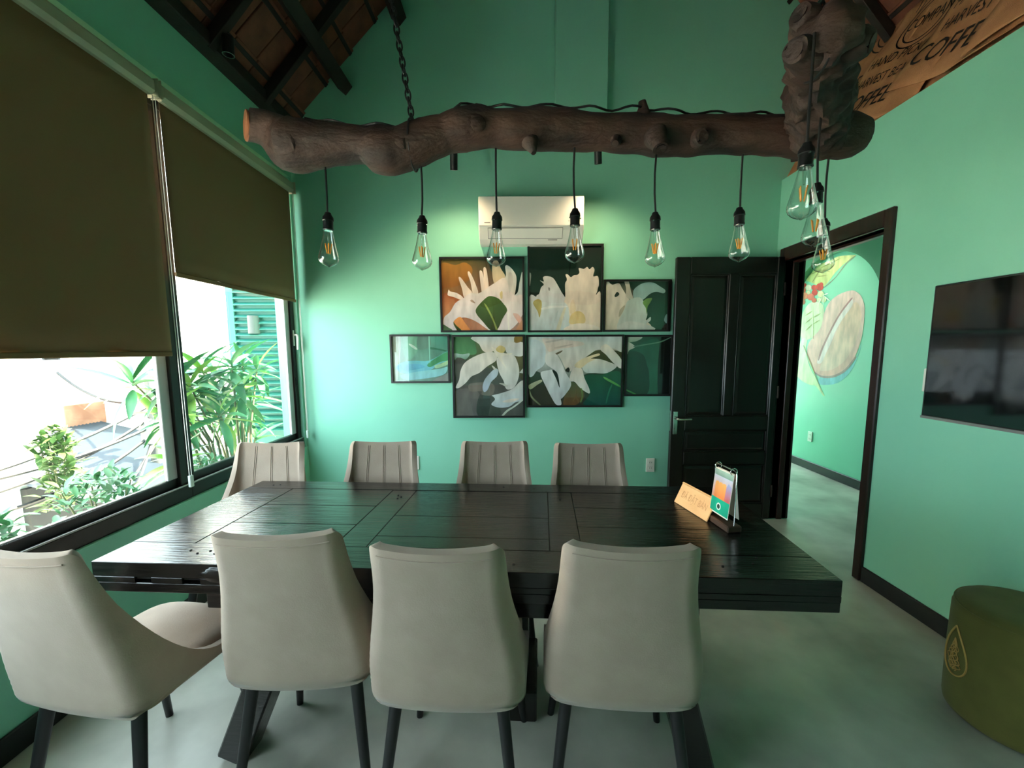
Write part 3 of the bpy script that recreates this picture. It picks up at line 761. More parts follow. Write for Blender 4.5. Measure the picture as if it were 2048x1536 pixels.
def shell_at(sg, z):
    """point of the shell at signed distance sg around from the back centre, at height z"""
    w_, y_, rc = sh_w(z), sh_y(z), 0.055
    d = abs(sg); sn = 1 if sg >= 0 else -1
    cv = 0.016
    if d <= w_-rc:
        x = d; y = y_ + cv*(d/w_)**2
    elif d <= w_-rc + rc*math.pi/2:
        t = (d-(w_-rc))/rc
        x = w_-rc + rc*math.sin(t); y = y_ + cv*((w_-rc)/w_)**2 + rc*(1-math.cos(t))
    else:
        e = d-(w_-rc)-rc*math.pi/2
        x = w_ + 0.02*e; y = y_ + cv*((w_-rc)/w_)**2 + rc + e
    return Vector((sn*x, y, z + 0.014*(min(1.0, d/w_))**2*max(0.0, (z-0.6)/0.33)))
ZL = [0.3801, 0.3805, 0.382, 0.386, 0.393, 0.402, 0.412, 0.424, 0.435, 0.443, 0.451, 0.459, 0.465, 0.470, 0.476, 0.485, 0.50, 0.518, 0.535, 0.555, 0.58, 0.61, 0.64, 0.68, 0.72, 0.76, 0.80, 0.84, 0.87, 0.895, 0.906, 0.915, 0.921, 0.925, 0.928]
def shell_pt(u, v):
    z = ZL[int(round(v*(len(ZL)-1)))]
    return shell_at(u*sh_len(z), z)
def make_chair(label):
    c = thing('dining_chair', label, 'chair', (0, 0, 0), 0, 'upholstered chairs around the table')
    m = MB().grid(61, len(ZL), lambda u, v: shell_pt(-1 + 2*u, v))
    sh = m.build('backrest_shell', velvet, c, 60)
    md = sh.modifiers.new('thickness', 'SOLIDIFY'); md.thickness = 0.026; md.offset = -1.0
    # make the thickness go inwards
    me = sh.data
    if me.polygons[len(me.polygons)//2].normal.y > 0: me.flip_normals()
    mb = sh.modifiers.new('round', 'BEVEL'); mb.width = 0.009; mb.segments = 3; mb.limit_method = 'ANGLE'; mb.angle_limit = R(50)
    pipe = [shell_at(-0.150 + 0.300*k/40, 0.906) + Vector((0, -0.001, 0)) for k in range(41)]
    MB().tube(pipe, 0.0022, 6).build('edge_seam', velvet, c, 60)
    # seams down the front of the backrest
    for x0, x1 in ((-0.078, -0.100), (0.0, 0.0), (0.078, 0.100)):
        for dd in (-0.004, 0.004):
            pts = [shell_at(x0 + (x1-x0)*k/11 + dd, 0.915 - 0.40*k/11) + Vector((0, 0.0272, 0)) for k in range(12)]
            MB().tube(pts, 0.0016, 6).build('back_seam', velvet, c, 60)
    # seat cushion
    def seat(u, v):
        t = 2*math.pi*u
        e = 5.0
        cx_, sy_ = math.cos(t), math.sin(t)
        r = (abs(cx_)**e + abs(sy_)**e)**(-1/e)
        ph = (v-0.5)*math.pi
        rr = max(0.0, math.cos(ph))**0.22
        zz = math.copysign(abs(math.sin(ph))**0.6, math.sin(ph))
        x = r*cx_*rr; y = r*sy_*rr
        return Vector((0.20*x*(1+0.05*y), 0.03 + 0.222*y, 0.445 + 0.046*zz + 0.006*(1-x*x)*(zz > 0)))
    MB().grid(56, 18, seat, True).build('seat', velvet, c, 60)
    for sx in (-1, 1):
        for sy in (-1, 1):
            MB().tube([(sx*0.155, 0.005 + sy*0.15, 0.42), (sx*0.205, 0.005 + sy*0.225, 0.0)], [0.019, 0.0125], 14).build('leg', leg_black, c, 40)
    return c
# near side (backs to the camera), far side (fronts to the camera)
CH = [(-1.215, 1.285, -9, 'greige upholstered chair with its back to the camera, leftmost at the picture edge'),
      (-0.675, 1.38, 3, 'greige upholstered chair with its back to the camera, second from left on near side'),
      (-0.195, 1.295, -3, 'greige upholstered chair with its back to the camera, between two others at mid table'),
      (0.312, 1.298, -5, 'greige upholstered chair with its back to the camera, rightmost on the near side'),
      (-1.325, 2.035, 182, 'greige channel-stitched chair facing the camera on the far side, beside the window'),
      (-0.727, 2.045, 180, 'greige channel-stitched chair facing the camera, second from the window on the far side'),
      (-0.127, 2.035, 179, 'greige channel-stitched chair facing the camera, third from the window on the far side'),
      (0.362, 1.975, 177, 'greige channel-stitched chair facing the camera on the far side, nearest the open door')]
ch0 = make_chair(CH[0][3])
for i, (x, y, a, lb) in enumerate(CH):
    o = ch0 if i == 0 else copy_tree(ch0)
    o['label'] = lb
    o.location = (x, y, 0)
    o.rotation_euler = (0, 0, R(a))
    if i >= 4: o.scale = (1.03, 1, 1)

# ------------------------------------------------------------------ driftwood beam with its chains
LOGP = [(-0.842,2.141,0.044),(-0.814,2.138,0.045),(-0.783,2.132,0.049),(-0.753,2.109,0.064),(-0.723,2.084,0.081),(-0.689,2.077,0.078),(-0.644,2.079,0.07),(-0.589,2.077,0.064),(-0.526,2.074,0.055),(-0.47,2.075,0.054),(-0.439,2.059,0.07),(-0.408,2.055,0.071),(-0.368,2.058,0.066),(-0.32,2.071,0.064),(-0.27,2.085,0.06),(-0.219,2.1,0.056),(-0.17,2.118,0.064),(-0.119,2.124,0.064),(-0.069,2.122,0.057),(-0.003,2.121,0.06),(0.067,2.12,0.062),(0.152,2.125,0.056),(0.234,2.12,0.054),(0.313,2.116,0.056),(0.403,2.116,0.059),(0.456,2.108,0.063),(0.495,2.102,0.06),(0.557,2.102,0.058),(0.617,2.104,0.055),(0.693,2.102,0.056),(0.771,2.1,0.056),(0.836,2.097,0.059),(0.899,2.094,0.062),(0.975,2.093,0.065),(1.026,2.092,0.066),(1.058,2.095,0.063),(1.088,2.1,0.05),(1.106,2.1,0.028)]
LY = 1.45
def log_at(x):
    for (a, b) in zip(LOGP, LOGP[1:]):
        if a[0] <= x <= b[0]:
            t = (x-a[0])/(b[0]-a[0]); return a[1]+(b[1]-a[1])*t, a[2]+(b[2]-a[2])*t
    return LOGP[-1][1:] if x > 0 else LOGP[0][1:]
def gnarl(p, amt):
    n = noise.noise(p*9)*0.6 + noise.noise(p*22)*0.3 + noise.noise(Vector((p.x*6, p.y*40, p.z*40)))*0.3
    if amt > 0.02: n += 0.5 - 1.6*abs(noise.noise(p*17)) + 0.5*noise.noise(p*45)
    return amt*n
def organic(m, path, rads, seg=22, amt=0.010, cap=True, step=0.012, hollow=False):
    if hollow:
        e = Vector(path[-1]); d = (e - Vector(path[-2])).normalized()
        path = list(path) + [tuple(e + d*0.004), tuple(e - d*0.010), tuple(e - d*0.03)]
        rads = list(rads) + [rads[-1]*0.72, rads[-1]*0.55, rads[-1]*0.3]
    # resample
    P = []; Rr = []
    for (a, b, ra_, rb) in zip(path, path[1:], rads, rads[1:]):
        a = Vector(a); b = Vector(b); n = max(1, int((b-a).length/step))
        for k in range(n):
            P.append(a.lerp(b, k/n)); Rr.append(ra_ + (rb-ra_)*k/n)
    P.append(Vector(path[-1])); Rr.append(rads[-1])
    # smooth
    for _ in range(0 if hollow else 3):
        P = [P[0]] + [(P[i-1]+P[i]*2+P[i+1])/4 for i in range(1, len(P)-1)] + [P[-1]]
    base = len(m.v)
    k0 = MB().tube(P, Rr, seg, cap)
    for i, p in enumerate(P):
        for k in range(seg):
            v = k0.v[i*seg+k]; d = (v-p)
            if d.length > 1e-6: v += d.normalized()*gnarl(v, amt)*min(1, Rr[i]/0.03)
    m.add(k0.v, k0.f)
lg = thing('driftwood_beam', 'gnarled brown driftwood log hanging on chains above the table', 'log', (0, LY, 2.0))
m = MB()
organic(m, [(x, LY + 0.012*math.sin(x*5), z) for x, z, r in LOGP], [r for x, z, r in LOGP], 26, 0.012)
# knots and stubs
organic(m, [(0.045, LY-0.03, 2.07), (0.052, LY-0.04, 2.045), (0.055, LY-0.045, 2.032)], [0.028, 0.014, 0.008], 12, 0.004)
organic(m, [(0.40, LY, 2.15), (0.402, LY-0.005, 2.185), (0.395, LY-0.005, 2.20)], [0.03, 0.015, 0.012], 12, 0.004)
organic(m, [(0.43, LY-0.035, 2.085), (0.435, LY-0.062, 2.05), (0.437, LY-0.07, 2.032)], [0.036, 0.026, 0.022], 18, 0.008, step=0.006, hollow=True)
organic(m, [(0.56, LY-0.03, 2.08), (0.565, LY-0.065, 2.07)], [0.03, 0.022], 16, 0.008, step=0.006, hollow=True)
organic(m, [(0.31, LY-0.03, 2.075), (0.305, LY-0.045, 2.058)], [0.018, 0.01], 10, 0.004)
organic(m, [(-0.36, LY-0.04, 2.06), (-0.33, LY-0.066, 2.05)], [0.045, 0.016], 16, 0.010)
organic(m, [(-0.12, LY-0.04, 2.115), (-0.10, LY-0.068, 2.108)], [0.045, 0.016], 16, 0.012)
organic(m, [(-0.69, LY-0.03, 2.07), (-0.70, LY-0.06, 2.05)], [0.05, 0.03], 14, 0.010)
for v in m.v:
    if v.x < -0.72: v.x += -0.83*(v.y-LY)*sstep((-0.72-v.x)/0.10)
body = m.build('log', bark, lg, 60)
m = MB()
organic(m, [(0.96, 1.46, 2.09), (0.90, 1.38, 2.105), (0.84, 1.28, 2.125), (0.775, 1.19, 2.14), (0.735, 1.12, 2.15), (0.71, 1.06, 2.16), (0.70, 1.035, 2.165)], [0.066, 0.074, 0.074, 0.070, 0.064, 0.05, 0.02], 44, 0.026, step=0.006)
organic(m, [(0.73, 1.13, 2.13), (0.66, 1.09, 2.115), (0.64, 1.075, 2.11)], [0.055, 0.034, 0.027], 22, 0.014, step=0.006, hollow=True)
organic(m, [(0.73, 1.15, 2.17), (0.675, 1.10, 2.19), (0.655, 1.09, 2.195)], [0.05, 0.034, 0.027], 22, 0.014, step=0.006, hollow=True)
organic(m, [(0.75, 1.13, 2.14), (0.80, 1.08, 2.125), (0.81, 1.07, 2.12)], [0.055, 0.034, 0.024], 22, 0.014, step=0.006, hollow=True)
organic(m, [(0.75, 1.15, 2.18), (0.775, 1.12, 2.22), (0.775, 1.11, 2.23)], [0.05, 0.025, 0.014], 16, 0.010)
organic(m, [(0.92, 1.42, 2.12), (0.86, 1.44, 2.155), (0.845, 1.44, 2.18)], [0.05, 0.02, 0.008], 14, 0.006)
m.build('root_branch', bark, lg, 60)
m = MB().lathe([(0.0445, 0), (0.043, 0.005)], 24, (-0.8525, LY+0.0095, 2.141), Vector((-0.77, -0.64, 0)).to_track_quat('Z', 'Y').to_matrix().to_4x4())
for v in m.v: v += Vector((noise.noise(v*30)*0.0015, noise.noise(v*41)*0.003, noise.noise(v*37)*0.003))
m.build('cut_end', cut_wood, lg, 30)
# supply cable stapled along the top
pts = []
for k in range(90):
    x = -0.66 + 1.68*k/89
    z, r = log_at(x)
    pts.append((x, LY-0.012+0.012*math.sin(k*0.9), z + r + 0.001 + 0.003*abs(math.sin(k*0.55))))
MB().tube(pts, 0.0035, 6).build('supply_cable', cable_m, lg, 40)

def chain(a, b, n, label):
    a = Vector(a); b = Vector(b)
    c = thing('hanging_chain', label, 'chain', a, 0, 'chains holding the log')
    d = (b-a).normalized(); pitch = 0.026
    q = d.to_track_quat('Z', 'Y').to_matrix().to_4x4()
    ring = MB().tube([((0.0085*math.cos(t)), 0, 0.0185*math.sin(t)) for t in [2*math.pi*k/14 for k in range(14)]], 0.0028, 6, closed=True)
    me = None
    for k in range(n):
        mt = Matrix.Translation(a + d*pitch*(k+0.3)) @ q @ Matrix.Rotation(R(90*(k % 2) + 20), 4, 'Z')
        if me is None:
            o = ring.build('link', leg_black, None, 60); me = o.data
        else:
            o = bpy.data.objects.new('link', me); col.objects.link(o)
        o.parent = c
        o.matrix_basis = PM[c.name].inverted() @ mt
    m = MB()
    k = n
    while (a + d*pitch*k - b).dot(d) < 0:
        mt = Matrix.Translation(a + d*pitch*(k+0.3)) @ q @ Matrix.Rotation(R(90*(k % 2) + 20), 4, 'Z')
        m.add([mt @ v for v in ring.v], ring.f); k += 1
    o = m.build('upper_links', leg_black, c, 60); o['kind'] = 'stuff'
    MB().tube([(a.x + 0.075*0 + 0.0, a.y + 0.072*math.cos(t), a.z - 0.07 + 0.074*math.sin(t)) for t in [2*math.pi*j/24 for j in range(24)]], 0.0028, 6, closed=True).build('sling', leg_black, c, 60)
    return c
chain((-0.325, LY, 2.145), (-0.70, LY+0.25, 4.36), 22, 'black steel chain rising from the left half of the log')
chain((0.715, 1.11, 2.215), (0.90, 1.35, 5.3), 8, 'black steel chain rising from the gnarled root end')

# ------------------------------------------------------------------ bulb pendants
BULB = [(0.0125, 0.0), (0.0135, -0.006), (0.0155, -0.018), (0.0185, -0.034), (0.0225, -0.052), (0.0270, -0.070), (0.0305, -0.083), (0.0318, -0.091), (0.0310, -0.098), (0.0275, -0.105), (0.0205, -0.1115), (0.012, -0.116), (0.005, -0.1185), (0.0022, -0.121)]
def make_lamp(label):
    L_ = thing('pendant_lamp', label, 'lamp', (0, 0, 0), 0, 'bulb pendants hanging from the log')
    so = MB().lathe([(0.005, 0.052), (0.009, 0.050), (0.011, 0.044), (0.0165, 0.036), (0.0175, 0.026), (0.0155, 0.024), (0.0155, 0.004), (0.0165, 0.0), (0.0165, -0.003), (0.0, -0.003)], 20).build('socket', plastic_b, L_, 40)
    for s in (-1, 1):
        MB().lathe([(0.002, 0), (0.002, 0.004)], 8, (s*0.016, 0, 0.022), Matrix.Rotation(R(90)*s, 4, 'Y')).build('screw', chrome, so, 40)
    bu = MB()
    bu.grid(28, len(BULB), lambda u, v: Vector((BULB[round(v*(len(BULB)-1))][0]*math.cos(2*math.pi*u), BULB[round(v*(len(BULB)-1))][0]*math.sin(2*math.pi*u), BULB[round(v*(len(BULB)-1))][1])), True)
    b = bu.build('bulb', glass_bulb, L_, 60)
    MB().lathe([(0.0133, -0.002), (0.0133, -0.006)], 16).build('cap', chrome, b, 40)
    MB().tube([(0, 0, -0.004), (0, 0, -0.03), (0, 0, -0.042)], [0.006, 0.0035, 0.002], 10).build('stem', glass_bulb, b, 40)
    for k in range(4):
        t = 2*math.pi*k/4 + 0.5
        MB().tube([(0.010*math.cos(t), 0.010*math.sin(t), -0.046), (0.0045*math.cos(t), 0.0045*math.sin(t), -0.078)], 0.0018, 6).build('filament', amber, b, 40)
    return L_
LAMPS = [(-0.609, 1.45, 1.822, 2.03, 'clear filament bulb pendant, nearest the sawn end of the log by the window'),
         (-0.305, 1.45, 1.811, 2.03, 'clear filament bulb pendant, second from the window'),
         (-0.063, 1.45, 1.821, 2.08, 'clear filament bulb pendant, third from the window, over the left of the air conditioner'),
         (0.190, 1.45, 1.831, 2.08, 'clear filament bulb pendant, over the right edge of the air conditioner'),
         (0.450, 1.45, 1.818, 2.06, 'clear filament bulb pendant, fifth from the window'),
         (0.722, 1.45, 1.832, 2.06, 'clear filament bulb pendant hanging in front of the open door top'),
         (0.998, 1.45, 1.796, 2.06, 'lowest clear filament bulb pendant, in front of the door frame head'),
         (0.832, 1.25, 1.833, 2.08, 'clear filament bulb pendant half hidden behind the nearest bulb'),
         (0.668, 1.05, 1.849, 2.13, 'largest looking filament bulb pendant, nearest the camera under the root end')]
lamp0 = make_lamp(LAMPS[0][4])
lamps = [lamp0] + [copy_tree(lamp0) for _ in LAMPS[1:]]
for o, (x, y, z, zc, lb) in zip(lamps, LAMPS):
    o['label'] = lb
    o.location = (x, y, z)
    o.rotation_euler = (R(random.uniform(-2, 2)), R(random.uniform(-2, 2)), random.uniform(0, 3))
    PM[o.name] = Matrix.Translation((x, y, z)) @ o.rotation_euler.to_matrix().to_4x4()
    sw = random.uniform(-0.006, 0.006)
    MB().tube([(x, y, z+0.050), (x + sw, y, z + (zc-z)*0.45), (x + sw*1.2, y, z + (zc-z)*0.7), (x+sw*0.6, y, zc)], 0.0032, 8).build('cord', cable_m, o, 40)

# ------------------------------------------------------------------ air conditioner
ac = thing('air_conditioner', 'white wall-mounted split air conditioner above the pictures', 'air conditioner', (0.11, YB, 2.26))
ax0, ax1 = -0.288, 0.518
prof = [(YB, 2.262), (YB-0.10, 2.262), (YB-0.155, 2.285), (YB-0.195, 2.345), (YB-0.205, 2.37), (YB-0.21, 2.575), (YB-0.195, 2.592), (YB, 2.60)]
b = MB().prism(prof, 'x', ax0, ax1).build('body', plastic_w, ac)
bv = b.modifiers.new('round', 'BEVEL'); bv.width = 0.006; bv.segments = 2; bv.limit_method = 'ANGLE'; bv.angle_limit = R(25)
MB().cbox(ax0+0.003, ax1-0.003, YB-0.216, YB-0.206, 2.372, 2.586, 0.003).build('front_panel', plastic_w, ac)
# air outlet: dark slot and the closed flap
def acl(t, off): # along the slanted lower face
    a = Vector((0, YB-0.195, 2.345)); c_ = Vector((0, YB-0.155, 2.285))
    d_ = (c_-a); nn = Vector((0, -d_.z, d_.y)).normalized() * -1
    if nn.y > 0: nn = -nn
    return a + d_*t + nn*off
m = MB()
def slab(x0, x1, t0, t1, o0, o1):
    mm = MB()
    vs = [acl(t0, o0), acl(t1, o0), acl(t1, o1), acl(t0, o1)]
    mm.add([(x0, v.y, v.z) for v in vs] + [(x1, v.y, v.z) for v in vs], [(0,1,2,3), (7,6,5,4), (0,4,5,1), (1,5,6,2), (2,6,7,3), (3,7,4,0)])
    return mm
slab(ax0+0.07, ax1-0.16, -0.25, 0.93, 0.0, 0.003).build('outlet_slot', plastic_g, ac)
slab(ax0+0.074, ax1-0.164, -0.2, 0.85, 0.002, 0.008).build('flap', plastic_w, ac)
slab(ax1-0.27, ax1-0.20, 1.02, 1.10, 0.0, 0.002).build('maker_mark', plastic_g, ac)
MB().cbox(ax0+0.045, ax0+0.09, YB-0.2175, YB-0.2155, 2.392, 2.398, 0.0005).build('badge', plastic_g, ac)
MB().cbox(ax1-0.12, ax1-0.114, YB-0.2175, YB-0.2155, 2.402, 2.408, 0.0005).build('indicator', plastic_g, ac)

# ------------------------------------------------------------------ television, switch, outlets
tv = thing('television', 'black flat-screen television on the right wall, cut by the picture edge', 'television', (XR, 1.6, 1.07))
MB().cbox(2.062, 2.092, 1.02, 2.172, 1.078, 1.735, 0.004).build('casing', plastic_b, tv)
MB().cbox(2.0605, 2.064, 1.03, 2.162, 1.096, 1.727, 0.001).build('screen', black_gloss, tv)
MB().cbox(2.059, 2.0625, 1.02, 2.172, 1.0785, 1.092, 0.001).build('lower_bezel', plastic_g, tv)
MB().cbox(2.092, XR, 1.4, 1.8, 1.25, 1.55, 0.003).build('wall_bracket', leg_black, tv)
sw = thing('wall_switch', 'white switch plate half hidden behind the television edge', 'switch', (XR, 2.22, 1.26))
MB().cbox(XR-0.009, XR, 2.17, 2.245, 1.205, 1.325, 0.003).build('plate', plastic_w, sw)
MB().cbox(XR-0.012, XR-0.008, 2.19, 2.225, 1.225, 1.305, 0.002).build('rocker', plastic_w, sw)
def outlet(x, z, y, label, axis='y'):
    o = thing('wall_outlet', label, 'outlet', (x, y, z), 0, 'white wall outlets')
    def bx(a0, a1, z0, z1, d0, d1, nm, mt, par):
        m = MB()
        if axis == 'y': m.cbox(x+a0, x+a1, y-d1, y-d0, z+z0, z+z1, 0.002)
        else: m.cbox(x-d1, x-d0, y+a0, y+a1, z+z0, z+z1, 0.002)
        return m.build(nm, mt, par)
    bx(-0.036, 0.036, -0.06, 0.06, 0, 0.010, 'plate', plastic_w, o)
    for zz in (-0.024, 0.024):
        s = bx(-0.018, 0.018, zz-0.015, zz+0.015, 0.009, 0.013, 'socket_face', plastic_w, o)
        for a in (-0.008, 0.008):
            bx(a-0.002, a+0.002, zz-0.004, zz+0.004, 0.0125, 0.0135, 'slot', plastic_b, s)
    return o
outlet(1.149, 0.437, YB, 'white double wall outlet on the picture wall beside the open door')
outlet(-0.885, 0.467, YB, 'white wall outlet mostly hidden behind the second far chair')
outlet(CX, 0.396, 5.014, 'white wall outlet below the mural in the corridor', 'x')

